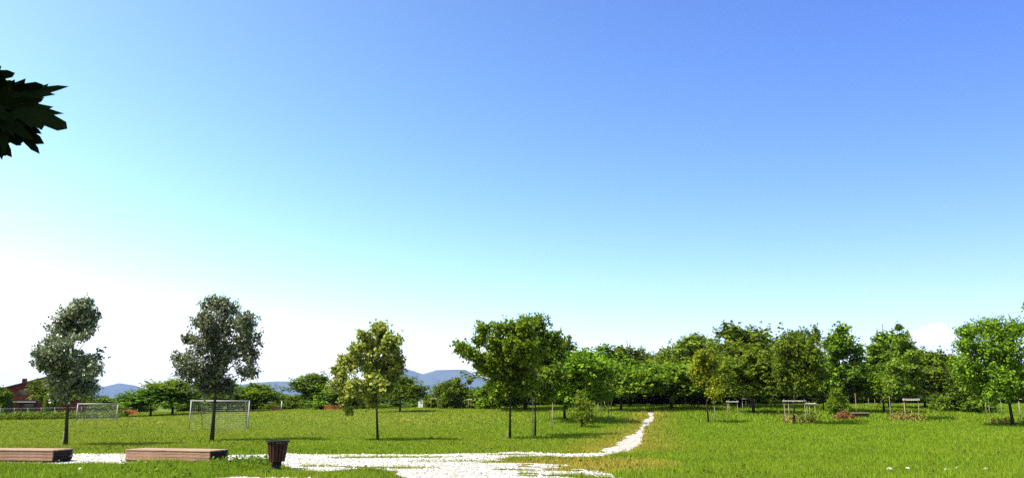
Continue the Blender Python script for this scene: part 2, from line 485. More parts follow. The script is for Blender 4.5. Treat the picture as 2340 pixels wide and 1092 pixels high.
o = link_mesh('gravel', np_mesh('gravel', P.reshape(-1, 3), F, {'tint': np.stack([tint] * 4, 1)}), M_PEBBLE)
tag(o, 'loose white stones scattered over the gravel path', 'gravel', kind='stuff')

# ------------------------------------------------------------------ grass
def trail_dist(x, y):
    d = np.full(x.shape, 9.0)
    for k in range(len(trail) - 1):
        x0, y0, w0 = trail[k]; x1, y1, w1 = trail[k + 1]
        t = np.clip((y - y0) / (y1 - y0), 0, 1)
        d = np.minimum(d, np.abs(x - (x0 + (x1 - x0) * t)) + 3 * np.clip(y0 - y, 0, 9) + 3 * np.clip(y - y1, 0, 9) - w0)
    return d
def grass_zone(y0, y1, n, hmul, width):
    y = rng.uniform(y0, y1, n); x = rng.uniform(-1, 1, n) * (0.70 * y + 3)
    g = gravel_mask(x, y)
    rim = ~(gravel_mask(x, y + 0.45) & gravel_mask(x, y - 0.4) & gravel_mask(x + 0.3, y))
    keep = ~g | (rng.random(n) < np.where(rim & (y < 32), 0.14, 0.010))
    x, y = x[keep], y[keep]; g = g[keep]; n = len(x)
    td = trail_dist(x, y)
    big = fnoise(x * 0.12, y * 0.12, 41); mid = fnoise(x * 0.7, y * 0.7, 43); fine = fnoise(x * 2.2, y * 2.2, 44)
    # dryness: worn edges of path and trail, olive playing field on the left
    edge = np.clip(1 - td / 2.4, 0, 1)
    x1 = x[:, None]; near = np.zeros(n)
    for dy in (-0.5, 0.6):
        near = np.maximum(near, gravel_mask(x, y + dy).astype(float))
    patch = np.clip(1.15 - np.hypot((x - 2.2) / 2.5, (y - 24.4) / 2.9), 0, 1) ** 0.5
    field = np.clip((4 - x) / 14, 0, 1) * np.clip((y - 30) / 8, 0, 1)
    dry = 0.06 + 0.55 * edge * (0.4 + mid) + 0.42 * near * mid + 1.0 * patch * (0.5 + 0.8 * mid) + 0.20 * field * (0.3 + 1.3 * big) + 0.25 * np.clip(big - 0.55, 0, 1)
    dry += (rng.random(n) < 0.06) * 0.4
    dry = np.clip(dry * rng.uniform(0.4, 1.5, n), 0, 1)
    br = np.clip(rng.normal(0.5, 0.27, n) + 0.45 * (mid - 0.5) + 0.35 * (fine - 0.5), 0, 1)
    lush = np.clip((x + 2) / 10, 0, 1)
    h = hmul * (0.6 + 0.8 * mid + 0.5 * lush) * rng.uniform(0.6, 1.35, n)
    h *= 1 - 0.45 * field - 0.5 * near * (rng.random(n) < 0.7) - 0.55 * patch * (rng.random(n) < 0.8)
    # rank weeds in front of the benches and round the bin
    weeds = (y < 27.5) & (x < -5.2) & (x > -11.0) & (y > 21.6)
    h *= np.where(weeds & (fine > 0.5), 1.7, 1.0)
    h *= np.where(g, 0.6, 1)
    bq = at(632, 1074); h *= np.where(np.hypot(x - bq.x, y - bq.y + 0.35) < 0.75, 0.35, 1)
    yaw = rng.uniform(0, 2 * np.pi, n); lean = rng.uniform(0.1, 0.75, n); face = rng.normal(0, 0.8, n)
    base = np.stack([x, y, ground_z(x, y) - 0.005], 1)
    wv = np.stack([np.cos(face), np.sin(face), np.zeros(n)], 1) * (width * rng.uniform(0.6, 1.4, n))[:, None] * 0.5
    tip = base + np.stack([np.cos(yaw) * lean * h, np.sin(yaw) * lean * h, h * np.cos(lean * 0.8)], 1)
    P = np.stack([base - wv, base + wv, tip], 1)
    return P, dry, br
# sunlit turf is many blades: the near ones narrow, the far ones gathered into broader tufts
parts = [grass_zone(13, 24, 300000, 0.11, 0.016), grass_zone(24, 36, 300000, 0.11, 0.021), grass_zone(36, 62, 300000, 0.105, 0.036), grass_zone(62, 112, 220000, 0.15, 0.07)]
P = np.concatenate([p[0] for p in parts]); dry = np.concatenate([p[1] for p in parts]); br = np.concatenate([p[2] for p in parts])
n = len(P)
t3 = np.stack([np.repeat(dry, 3), np.repeat(br, 3), np.zeros(3 * n), np.ones(3 * n)], 1)
o = link_mesh('grass', np_mesh('grass', P.reshape(-1, 3), np.arange(3 * n).reshape(-1, 3), {'tint': t3}), M_GRASS)
tag(o, 'green meadow grass growing all round the gravel path', 'grass', kind='stuff')

# ------------------------------------------------------------------ hills
HP = [(-900, 915), (-300, 908), (0, 896), (120, 886), (205, 880), (240, 882), (262, 887), (285, 877), (322, 882), (352, 891), (410, 900), (480, 890), (560, 880), (600, 875.5), (640, 873), (690, 874),
      (740, 886), (790, 893), (850, 872), (895, 842), (925, 845), (945, 850), (968, 858), (1000, 849), (1035, 848), (1065, 848), (1090, 861), (1130, 872), (1200, 888), (1400, 902), (1800, 910), (3200, 915)]
HX = np.array([p[0] for p in HP], float); HY = np.array([p[1] for p in HP], float)
D0 = 14000.0
cols = np.linspace(-900, 3200, 700)
rows = np.linspace(-1, 1, 33)
prof = (HOR - np.interp(cols, HX, HY)) / FPX * D0 * 1.03
prof = prof + 7.0 * (fnoise(cols * 0.12, cols * 0, 51, 4) - 0.5)
VX, VY = np.meshgrid((cols - 1170) / FPX * D0, D0 + rows * 3200)
rr = np.abs(rows)[:, None]
fall = np.clip(1 - rr, 0, 1) ** 1.15
sp = fnoise(VX / 740, VY / 1100, 55, 5) - 0.5
VZ = np.maximum(prof, 1)[None] * fall + 270 * sp * fall * rr * 2.2 * np.clip(prof / 340, 0, 1)[None]
VZ -= 2.0
V = np.stack([VX.ravel(), VY.ravel(), VZ.ravel()], 1)
nx = len(cols); i, j = np.meshgrid(np.arange(nx - 1), np.arange(len(rows) - 1)); b0 = (j * nx + i).ravel()
o = link_mesh('hills', np_mesh('hills', V, np.stack([b0, b0 + 1, b0 + 1 + nx, b0 + nx], 1), smooth=True), M_HILL)
tag(o, kind='structure')

# ------------------------------------------------------------------ clouds
def cloud_material():
    m, t, out = new_mat('cloud_vapour')
    p = nd(t, 'ShaderNodeBsdfDiffuse'); p.inputs[0].default_value = (0.9, 0.9, 0.9, 1)
    tl = nd(t, 'ShaderNodeBsdfTranslucent'); tl.inputs[0].default_value = (0.9, 0.9, 0.9, 1)
    m1 = nd(t, 'ShaderNodeMixShader'); m1.inputs[0].default_value = 0.5
    t.links.new(p.outputs[0], m1.inputs[1]); t.links.new(tl.outputs[0], m1.inputs[2])
    tr = nd(t, 'ShaderNodeBsdfTransparent')
    lw = nd(t, 'ShaderNodeLayerWeight'); lw.inputs[0].default_value = 0.35
    f = noise(t, 0.002, 3)
    mr = nd(t, 'ShaderNodeMapRange'); mr.inputs['From Min'].default_value = 0.15; mr.inputs['From Max'].default_value = 0.75
    t.links.new(lw.outputs['Facing'], mr.inputs['Value'])
    ge = nd(t, 'ShaderNodeNewGeometry'); sz = nd(t, 'ShaderNodeSeparateXYZ'); t.links.new(ge.outputs['Normal'], sz.inputs[0])
    mz = nd(t, 'ShaderNodeMapRange'); mz.inputs['From Min'].default_value = 0.35; mz.inputs['From Max'].default_value = -0.25
    t.links.new(sz.outputs[2], mz.inputs['Value'])
    a0 = nd(t, 'ShaderNodeMath', operation='ADD'); t.links.new(mz.outputs[0], a0.inputs[0]); t.links.new(mr.outputs[0], a0.inputs[1])
    ad = nd(t, 'ShaderNodeMath', operation='ADD', use_clamp=True)
    sb = nd(t, 'ShaderNodeMath', operation='MULTIPLY_ADD'); t.links.new(f, sb.inputs[0]); sb.inputs[1].default_value = 0.6; sb.inputs[2].default_value = -0.12
    t.links.new(a0.outputs[0], ad.inputs[0]); t.links.new(sb.outputs[0], ad.inputs[1])
    m2 = nd(t, 'ShaderNodeMixShader'); t.links.new(ad.outputs[0], m2.inputs[0])
    t.links.new(m1.outputs[0], m2.inputs[1]); t.links.new(tr.outputs[0], m2.inputs[2])
    t.links.new(m2.outputs[0], out.inputs[0])
    return m
M_CLOUD = cloud_material()
def cloud(blobs, label, seed):
    D = 22000.0
    bm = bmesh.new(); rg = random.Random(seed)
    for (px, py, rx, ry) in blobs:
        k = D / FPX
        M = Matrix.Translation((xat(px, D, zat(D, py)), D + rg.uniform(-250, 250), zat(D, py))) @ Matrix.Diagonal((rx * k, rx * k * 0.8, ry * k, 1))
        bmesh.ops.create_icosphere(bm, subdivisions=4, radius=1.0, matrix=M)
    me = bpy.data.meshes.new('cloud'); bm.to_mesh(me); bm.free()
    for v in me.vertices:
        q = v.co / 270.0
        from mathutils import noise as mn
        v.co += v.normal * 75.0 * mn.fractal(q, 1.0, 2.0, 3)
    me.polygons.foreach_set('use_smooth', [True] * len(me.polygons))
    o = link_mesh('cloud', me, M_CLOUD)
    tag(o, label, 'cloud', kind='thing')
cloud([(2045, 778, 30, 9), (2085, 768, 34, 14), (2130, 760, 34, 20), (2150, 752, 22, 15), (2110, 778, 48, 11), (2165, 765, 22, 10)], 'small white cloud low in the sky above the right hand trees', 4)
cloud([(1498, 796, 16, 6), (1525, 792, 22, 5), (1550, 798, 18, 4)], 'thin pale cloud streak above the gap where the trail ends', 5)

# ------------------------------------------------------------------ trees
def leaf_cloud(rg, P, D, leaf, per, up=0.8, spread=0.5, out=None):
    """P (n,3) twig feet, D (n,3) twig directions with length; returns leaf diamonds"""
    n = len(P)
    t = rg.uniform(0.05, 1.0, (n, per))
    pos = P[:, None] + D[:, None] * t[..., None] + np.clip(rg.normal(0, leaf * spread, (n, per, 3)), -leaf, leaf)
    ax = D[:, None] / (np.linalg.norm(D, axis=1)[:, None, None] + 1e-9) + rg.normal(0, 0.8, (n, per, 3)); ax[..., 2] -= 0.25
    ax /= np.linalg.norm(ax, axis=2, keepdims=True)
    nr = rg.normal(0, 1, (n, per, 3)); nr *= 0.6; nr[..., 2] = np.abs(nr[..., 2]) + up * 0.7
    if out is not None: nr += out[:, None] * 1.15
    sd_ = np.cross(ax, nr); sd_ /= np.linalg.norm(sd_, axis=2, keepdims=True) + 1e-9
    nn = np.cross(sd_, ax)
    s = leaf * rg.uniform(0.65, 1.35, (n, per, 1))
    b = pos - ax * s * 0.5
    tip = pos + ax * s * 0.55
    l_ = pos + sd_ * s * 0.36 + nn * s * 0.10 - ax * s * 0.05
    r_ = pos - sd_ * s * 0.36 + nn * s * 0.10 - ax * s * 0.05
    V = np.stack([b, r_, tip, l_], 2).reshape(-1, 3)
    m = n * per
    q = 4 * np.arange(m)[:, None]
    F = np.concatenate([q + np.array([[0, 2, 1]]), q + np.array([[0, 3, 2]])])
    tw = rg.normal(0.45, 0.2, (n, 1)) + rg.normal(0, 0.2, (n, per))
    tint = np.clip(tw, 0, 1).ravel()
    T = np.repeat(tint, 4)
    return V, F, np.stack([T, T, T, np.ones_like(T)], 1)
def blobs_to_tree(seed, blobs, leaf, twigs, per, twig_len, up=0.5, shell=2.0, spike=0.25, gap=0.0):
    """twigs spread through the ellipsoids (x,y,z,rx,ry,rz), thicker near their skin"""
    rg = np.random.default_rng(seed)
    B = np.array(blobs, float)
    wgt = (B[:, 3] * B[:, 4] * B[:, 5]) ** 0.62; wgt /= wgt.sum()
    nc = max(twigs // (17 if leaf > 0.2 else 9), 10)
    ci = rg.choice(len(B), nc, p=wgt)
    cu = rg.normal(0, 1, (nc, 3)); cu /= np.linalg.norm(cu, axis=1, keepdims=True)
    crad = B[ci, 3:]
    cc = B[ci, :3] + cu * crad * (rg.random(nc) ** (1 / shell))[:, None] * 0.92
    cs = crad.mean(1) * rg.uniform(0.20, 0.42, nc)
    idx = rg.integers(0, nc, twigs)
    P = cc[idx] + np.clip(rg.normal(0, 1, (twigs, 3)), -1.5, 1.5) * cs[idx][:, None] * [1, 1, 0.8]
    c = B[ci[idx], :3]; rad = crad[idx]
    u = P - c + rg.normal(0, .05, (twigs, 3)); u /= np.linalg.norm(u, axis=1, keepdims=True)
    co = P - cc[idx]; co /= np.linalg.norm(co, axis=1, keepdims=True) + 1e-9
    co = co * 0.75 + u * 0.55
    if gap > 0:
        q = P / (leaf * 7.0)
        nz = 0.5 * vnoise(q[:, 0] + q[:, 1] * .7, q[:, 2] + 31, seed) + 0.5 * vnoise(q[:, 1] - q[:, 0] * .3 + 9, q[:, 2] * .8, seed + 3)
        k = nz > gap; P, u, rad, c, co = P[k], u[k], rad[k], c[k], co[k]
    n = len(P)
    D = u * 0.8 + rg.normal(0, 0.45, (n, 3)); D[:, 2] += spike
    top = (u[:, 2] > 0.45) & (leaf > 0.2)
    D[:, 2] += np.where(top, 0.8, 0)
    D /= np.linalg.norm(D, axis=1, keepdims=True)
    D *= twig_len * rg.uniform(0.5, 1.4, (n, 1)) * np.where(top, 1.45, 1)[:, None]
    return leaf_cloud(rg, P - D * 0.45, D, leaf, per, up, 0.45, co)
def trunk_mesh(name, path, r0, limbs, n=7):
    m = MB()
    k = len(path)
    rs = [max(r0 * (1 - 0.80 * i / (k - 1)), 0.012) for i in range(k)]
    rs[0] = r0 * 1.3
    m.tube(path, rs, n)
    for pts, r in limbs:
        m.tube(pts, [r * (1 - 0.7 * i / (len(pts) - 1)) for i in range(len(pts))], 5, False)
    return m.mesh(name)
def limb_to(rg, path, target, r):
    """a limb leaving the trunk below the target and curving up to it"""
    t = Vector(target)
    zs = [p[2] for p in path]
    want = min(max(t.z - 0.55 * math.hypot(t.x, t.y) - 0.4, zs[0] + 0.45 * (zs[-1] - zs[0]) * 0.8), zs[-1] * 0.95)
    for a, b in zip(path, path[1:]):
        if a[2] <= want <= b[2]:
            f = (want - a[2]) / (b[2] - a[2] + 1e-9); s = Vector(a).lerp(Vector(b), f); break
    else: s = Vector(path[-1])
    mid = s.lerp(t, 0.5) + Vector((rg.uniform(-.1, .1), rg.uniform(-.1, .1), 0.12 * (t - s).length))
    return ([s, mid, t], r)
def hero(name, seed, base, blobs, path_px, r0, mat, leaf, twigs, per, twig_len, label, group=None, d=None, up=0.8, gap=0.0, spike=0.25, cat='tree', shell=2.0):
    """a tree with its crown given as masses seen in the picture, each at its own depth"""
    rg = random.Random(seed)
    if d is None: b = at(*base)
    else: b = Vector((xat(base[0], d, 0.8), d, 0)); b.z = gz(b.x, d); b.x = xat(base[0], d, b.z)
    d = b.y
    bl = []
    for (px, py, rx, ry) in blobs:
        k = d / FPX
        dep = rg.uniform(-1, 1) * 45 * k
        z = zat(d + dep, py)
        bl.append((xat(px, d + dep, z) - b.x, dep, z - b.z, rx * k, max(rx, 20) * k * 1.1, ry * k))
    path = []
    for px, py in path_px:
        z = zat(d, py); path.append((xat(px, d, z) - b.x, rg.uniform(-.05, .05), z - b.z))
    path[0] = (path[0][0], 0, -0.05)
    root = empty(name, b, 0, label, cat, group)
    limbs = [limb_to(rg, path, q[:3], r0 * 0.42) for q in bl]
    link_mesh('trunk', trunk_mesh('trunk', path, r0, limbs), M_BARK, root)
    V, F, T = blobs_to_tree(seed, bl, leaf, twigs, per, twig_len, up, shell, spike, gap)
    link_mesh('crown', np_mesh('crown', V, F, {'tint': T}), mat, root)
    return root

YG = 'young trees standing along the gravel path'
t1 = [(193, 782, 20, 20), (188, 694, 12, 10), (178, 700, 12, 10), (186, 705, 22, 19), (160, 728, 28, 20), (203, 730, 22, 24), (150, 757, 34, 22), (180, 765, 20, 24), (118, 798, 30, 24), (160, 800, 38, 34), (206, 805, 30, 24), (118, 832, 30, 26), (160, 845, 40, 35), (206, 842, 28, 28), (150, 880, 34, 24), (192, 880, 26, 22)]
hero('maple_tree', 1, (150, 1017), t1, [(150, 1017), (153, 930), (158, 850), (172, 770), (186, 700)], 0.075, L_SILVER, 0.115, 2700, 9, 0.32, 'slim grey-leaved young tree in front of the red house', YG, gap=0.25, shell=2.4)
t2 = [(477, 698, 16, 18), (512, 703, 28, 20), (566, 735, 24, 20), (470, 735, 26, 24), (512, 745, 36, 30), (431, 772, 11, 16), (562, 775, 28, 28), (480, 785, 32, 32), (425, 815, 23, 26), (515, 805, 33, 33), (572, 812, 16, 28), (440, 845, 30, 22), (490, 845, 32, 28), (560, 850, 24, 18), (480, 880, 32, 20), (522, 880, 24, 16)]
hero('maple_tree', 2, (484, 1006), t2, [(484, 1006), (490, 930), (494, 870), (497, 790), (488, 700)], 0.085, L_SILVER, 0.12, 3200, 9, 0.34, 'tallest grey-leaved young tree, in front of the nearer goal', YG, gap=0.25, shell=2.4)
t3 = [(866, 752, 10, 9), (776, 850, 14, 13), (815, 888, 24, 22), (782, 890, 15, 15), (866, 760, 20, 17), (833, 775, 16, 16), (898, 775, 15, 16), (850, 795, 26, 22), (893, 802, 24, 20), (812, 800, 12, 13), (795, 830, 20, 18), (835, 835, 28, 26), (880, 840, 32, 26), (912, 830, 12, 14), (788, 868, 24, 22), (835, 878, 34, 26), (882, 880, 28, 24), (800, 908, 20, 20), (842, 905, 28, 18), (797, 932, 10, 12)]
hero('maple_tree', 3, (863, 1006), t3, [(863, 1006), (861, 930), (861, 860), (862, 800), (866, 752)], 0.055, L_YELLOW, 0.165, 2100, 8, 0.32, 'yellowish green young tree with sparse clumped leaves and a slim trunk', YG, gap=0.22, spike=-0.1)
t4 = [(1150, 755, 30, 20), (1190, 750, 30, 22), (1125, 790, 26, 20), (1165, 795, 43, 34), (1212, 795, 28, 34), (1130, 835, 30, 25), (1175, 840, 43, 34), (1150, 875, 36, 26), (1198, 875, 32, 24), (1108, 750, 15, 9), (1098, 776, 13, 8), (1052, 795, 11, 6), (1070, 806, 13, 8), (1090, 814, 15, 8), (1140, 903, 16, 14)]
hero('walnut_tree', 4, (1165, 1004), t4, [(1165, 1004), (1166, 930), (1168, 870), (1172, 800), (1180, 745)], 0.055, L_FRESH, 0.16, 1900, 9, 0.5, 'bright green tree with side branches sticking out over the far hills', YG, gap=0.18)
t5 = [(1213, 742, 30, 20), (1240, 738, 24, 18), (1256, 775, 24, 28), (1235, 800, 36, 38), (1266, 815, 20, 36), (1225, 850, 43, 38), (1262, 865, 24, 28), (1230, 890, 38, 16)]
hero('walnut_tree', 5, (1223, 998), t5, [(1223, 998), (1223, 930), (1226, 850), (1232, 780), (1235, 735)], 0.05, L_DEEP, 0.15, 1500, 10, 0.5, 'dense dark green tree touching the bright tree with side branches', YG, gap=0.25)
t6 = [(1862, 760, 18, 12), (1835, 778, 26, 17), (1792, 776, 12, 8), (1815, 800, 36, 26), (1852, 802, 26, 24), (1797, 830, 30, 26), (1838, 835, 38, 28), (1800, 865, 30, 24), (1840, 872, 32, 22), (1868, 850, 16, 22)]
hero('walnut_tree', 6, (1815, 970), t6, [(1815, 972), (1815, 915), (1818, 860), (1828, 800), (1840, 765)], 0.085, L_DEEP, 0.18, 1900, 9, 0.65, 'dark green tree growing inside the largest wooden stake frame', 'young trees in the right hand meadow', d=60, gap=0.2)
t7 = [(2202, 758, 16, 10), (2208, 788, 13, 13), (2232, 760, 26, 18), (2280, 755, 32, 20), (2325, 755, 24, 22), (2242, 800, 43, 32), (2300, 800, 43, 34), (2230, 850, 40, 32), (2285, 860, 43, 34), (2330, 850, 30, 32), (2200, 835, 20, 20), (2260, 895, 38, 16), (2312, 895, 28, 14)]
hero('walnut_tree', 7, (2315, 966), t7, [(2315, 968), (2305, 915), (2295, 860), (2285, 800), (2280, 750)], 0.10, L_FRESH, 0.17, 3000, 9, 0.7, 'broad bright green tree with a dark leaning trunk at the right', 'young trees in the right hand meadow', d=58, gap=0.1)
hero('walnut_tree', 8, (2420, 985), [(2345, 702, 10, 10), (2375, 700, 26, 26), (2420, 690, 45, 40), (2385, 745, 26, 24), (2430, 760, 60, 45), (2400, 815, 34, 40), (2450, 830, 55, 50)], [(2420, 990), (2418, 900), (2415, 800), (2415, 690)], 0.1, L_FRESH, 0.19, 700, 9, 0.6, 'tall tree mostly beyond the right edge, only leaf tips showing', None, d=46, gap=0.25)

# generic trees, built once per kind
def kind_blobs(rg, H, W, clear, nb, taper):
    bl = []
    for k in range(nb):
        f = (k + 0.5) / nb
        z = clear + (H - clear) * (0.08 + 0.84 * f)
        wr = W * 0.5 * taper(f)
        for q in range(1 if f > 0.9 else 3):
            a = rg.uniform(0, 6.28); rr = wr * rg.uniform(0.25, 0.6)
            s = wr * rg.uniform(0.45, 0.72)
            bl.append((rr * math.cos(a), rr * math.sin(a), z + rg.uniform(-.3, .3), s, s, s * rg.uniform(0.6, 0.95)))
    return bl
KINDS = {}
def make_kind(key, seed, H, W, clear, nb, taper, leaf, twigs, per, tl, spike, gap, r0, mat):
    rg = random.Random(seed)
    bl = kind_blobs(rg, H, W, clear, nb, taper)
    path = [(0, 0, -0.1), (rg.uniform(-.1, .1), rg.uniform(-.1, .1), H * 0.3), (rg.uniform(-.2, .2), rg.uniform(-.2, .2), H * 0.6), (rg.uniform(-.3, .3), rg.uniform(-.3, .3), H * 0.93)]
    tm = trunk_mesh('trunk', path, r0, [limb_to(rg, path, q[:3], r0 * 0.4) for q in bl]); tm.materials.append(M_BARK)
    V, F, T = blobs_to_tree(seed, bl, leaf, twigs, per, tl, 0.9, 2.2, spike, gap)
    zt = np.percentile(V[:, 2], 99.2); wt = max(np.percentile(V[:, 0], 93) - np.percentile(V[:, 0], 7), 1)
    cm = np_mesh('crown', V, F, {'tint': T}); cm.materials.append(mat)
    KINDS.setdefault(key, []).append((tm, cm, zt, wt))
rnd_t = lambda f: 0.62 + 0.55 * math.sin(math.pi * min(1, f * 0.95 + 0.08)) - 0.25 * f
col_t = lambda f: 0.95 - 0.55 * f
bush_t = lambda f: 1.05 - 0.6 * f ** 1.5
for key, mat in (('fresh', L_FRESH), ('deep', L_DEEP), ('olive', L_OLIVE)):
    for q in range(2):
        make_kind(key + '_round', 100 + 7 * q + len(key), 8, 6.5, 2.0, 4, rnd_t, 0.27, 1500, 9, 0.7, 0.28, 0.18, 0.11, mat)
        make_kind(key + '_bush', 140 + 7 * q + len(key), 5, 5.5, 0.3, 3, bush_t, 0.27, 1200, 9, 0.65, 0.28, 0.12, 0.09, mat)
    make_kind(key + '_column', 170 + len(key), 8.5, 4.2, 1.6, 6, col_t, 0.25, 1300, 9, 0.75, 0.7, 0.2, 0.1, mat)
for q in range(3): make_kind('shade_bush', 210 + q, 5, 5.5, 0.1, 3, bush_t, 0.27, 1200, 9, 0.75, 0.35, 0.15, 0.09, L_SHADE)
make_kind('gold_column', 190, 7, 3.4, 1.5, 5, col_t, 0.22, 900, 9, 0.6, 0.3, 0.25, 0.08, L_GOLD)

_cnt = [0]
def plant(name, key, px, d, top, width, label, group=None, cat='tree'):
    """one tree: column px and distance give its place, the picture row of its top its height"""
    _cnt[0] += 1; rg = random.Random(900 + _cnt[0])
    x = xat(px, d, 1.0); z = gz(x, d)
    H = zat(d, top) - z; W = width * d / FPX
    tm, cm, zt, wt = KINDS[key][_cnt[0] % len(KINDS[key])]
    root = empty(name, (x, d, z), rg.uniform(0, 6.28), label, cat, group)
    root.scale = (W / wt, W / wt, H / zt)
    link_mesh('trunk', tm, None, root); link_mesh('crown', cm, None, root)
    return root

FE = 'trees along the far edge of the playing field'
ED = 'trees edging the right hand meadow'
plant('tree', 'deep_bush', 0, 96, 888, 36, 'dark rounded tree at the left edge beside the red house', FE)
plant('tree', 'deep_round', 152, 92, 860, 80, 'large dark tree hiding most of the red house', FE)
plant('tree', 'fresh_bush', 118, 88, 872, 20, 'lighter green tree covering the red gable, left of the slim trunk', FE)
plant('shrub', 'olive_bush', 234, 135, 905, 22, 'low dark bush below the leftmost hills, over the far goal', None, 'shrub')
plant('shrub', 'olive_bush', 280, 125, 914, 60, 'olive bush behind the orange netting right of the far goal', None, 'shrub')
plant('orchard_tree', 'deep_round', 345, 84, 890, 74, 'spreading dark orchard tree right of the orange netting', FE)
plant('orchard_tree', 'fresh_round', 395, 86, 869, 80, 'taller spreading orchard tree between the netting and the nearer goal', FE)
plant('tree', 'deep_round', 455, 98, 878, 80, 'dark tree behind the left post of the nearer goal', FE)
plant('tree', 'fresh_round', 520, 96, 880, 85, 'green tree right behind the crossbar of the nearer goal', FE)
plant('tree', 'deep_round', 578, 98, 878, 62, 'dark tree right of the nearer goal, before the flat hill', FE)
plant('shrub', 'deep_bush', 640, 118, 899, 44, 'low bush behind the pale marker post', None, 'shrub')
plant('shrub', 'olive_bush', 676, 116, 902, 40, 'low bush at the foot of the round dark tree', None, 'shrub')
plant('tree', 'deep_round', 722, 104, 856, 60, 'round dark tree standing alone before the flat hill', FE)
plant('tree', 'deep_bush', 772, 100, 890, 70, 'dark low tree behind the red netting', FE)
plant('tree', 'deep_round', 830, 100, 876, 80, 'dark tree behind the drooping branch of the yellowish tree', FE)
plant('tree', 'deep_round', 914, 84, 862, 66, 'dark tree right of the yellowish tree, before the hills', FE)
plant('tree', 'fresh_bush', 1003, 96, 880, 46, 'light green tree just right of the thin utility pole', FE)
plant('tree', 'deep_bush', 1052, 92, 866, 60, 'dark pointed tree under the hill top', FE)
plant('tree', 'deep_bush', 1105, 98, 884, 50, 'dark tree behind the pale low wall', FE)
plant('tree', 'fresh_bush', 1142, 90, 872, 60, 'green tree behind the trunk of the bright branching tree', FE)
plant('tree', 'deep_round', 1200, 85, 800, 110, 'dark tree behind the two touching trees', FE)
plant('tree', 'deep_round', 1290, 66, 778, 92, 'dark green tree stepping down right of the two touching trees', ED)
plant('tree', 'fresh_round', 1352, 62, 805, 110, 'bright green tree above the row of pale stakes', ED)
plant('tree', 'deep_column', 1400, 90, 796, 70, 'upright dark tree left of the gap in the tree line', ED)
plant('tree', 'olive_column', 1440, 92, 798, 66, 'olive tree at the left side of the gap in the tree line', ED)
plant('tree', 'fresh_round', 1420, 80, 832, 90, 'low bright green tree left of where the trail ends', ED)
plant('tree', 'deep_column', 1476, 104, 800, 34, 'slender pointed tree in the gap where the trail ends', ED)
plant('tree', 'olive_round', 1530, 98, 800, 96, 'olive tree right of the gap in the tree line', ED)
plant('tree', 'olive_round', 1582, 94, 772, 100, 'tall olive tree left of the golden tree', ED)
plant('tree', 'fresh_round', 1535, 82, 832, 120, 'low bright green tree right of where the trail ends', ED)
plant('tree', 'gold_column', 1618, 62, 802, 40, 'golden green young tree with a pale stake by its trunk', ED)
plant('tree', 'deep_round', 1688, 88, 750, 136, 'tall dark round tree behind the golden tree', ED)
plant('tree', 'fresh_round', 1722, 74, 806, 104, 'bright green tree between the golden tree and the big stake frame', ED)
plant('tree', 'fresh_round', 1882, 80, 806, 50, 'bright green tree just left of the tall pointed tree', ED)
plant('tree', 'deep_column', 1930, 76, 752, 66, 'tall pointed dark tree above the rusty brush pile', ED)
plant('shrub', 'fresh_bush', 1916, 72, 889, 27, 'small green bush right behind the rusty brush pile', None, 'shrub')
plant('tree', 'olive_column', 2034, 84, 764, 58, 'feathery olive tree left of the tree with a ball shaped tip', ED)
plant('tree', 'fresh_round', 2020, 76, 836, 74, 'low bright green tree under the feathery olive tree', ED)
hero('tree', 31, (2068, 955), [(2060, 748, 5, 5), (2064, 772, 12, 9), (2076, 786, 13, 12), (2062, 800, 22, 16), (2078, 815, 18, 16), (2052, 838, 26, 22), (2082, 848, 20, 22), (2045, 872, 24, 22), (2072, 880, 24, 18), (2040, 900, 18, 12)], [(2068, 957), (2066, 910), (2064, 860), (2062, 800), (2060, 752)], 0.08, L_OLIVE, 0.21, 900, 9, 0.55, 'narrow olive tree with a ball shaped tip below the cloud', ED, d=66, gap=0.2)
plant('tree', 'fresh_round', 2115, 84, 800, 86, 'green tree under the cloud', ED)
plant('tree', 'deep_round', 2165, 82, 812, 80, 'dark tree under the right end of the cloud', ED)
plant('tree', 'deep_bush', 2210, 76, 846, 80, 'dark low tree behind the left side of the broad bright tree', ED)
BK = 'shade-coloured woodland trees behind the meadow edge'
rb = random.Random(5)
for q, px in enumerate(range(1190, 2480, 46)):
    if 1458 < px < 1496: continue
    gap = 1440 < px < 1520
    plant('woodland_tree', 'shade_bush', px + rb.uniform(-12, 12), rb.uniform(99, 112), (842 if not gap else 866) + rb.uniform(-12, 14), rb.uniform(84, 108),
          'shade-coloured woodland tree standing behind the meadow edge', BK)
for q, px in enumerate(list(range(215, 330, 48)) + list(range(430, 1190, 58))):
    plant('shrub', rb.choice(['deep_bush', 'olive_bush', 'fresh_bush']), px + rb.uniform(-15, 15), rb.uniform(104, 122), 913 + rb.uniform(-5, 7), rb.uniform(50, 74),
          'low hedge shrub along the far side of the field', 'low hedge shrubs behind the playing field', 'shrub')
# the sapling shrub left of the trail
hero('sapling', 41, (1330, 966), [(1330, 925, 20, 16), (1322, 945, 22, 14), (1345, 940, 18, 16), (1335, 955, 20, 9), (1328, 905, 12, 8)], [(1330, 968), (1330, 950), (1330, 930), (1330, 902)], 0.05, L_FRESH, 0.13, 330, 8, 0.35, 'small bushy sapling standing alone left of the trail', None, d=56, cat='shrub')

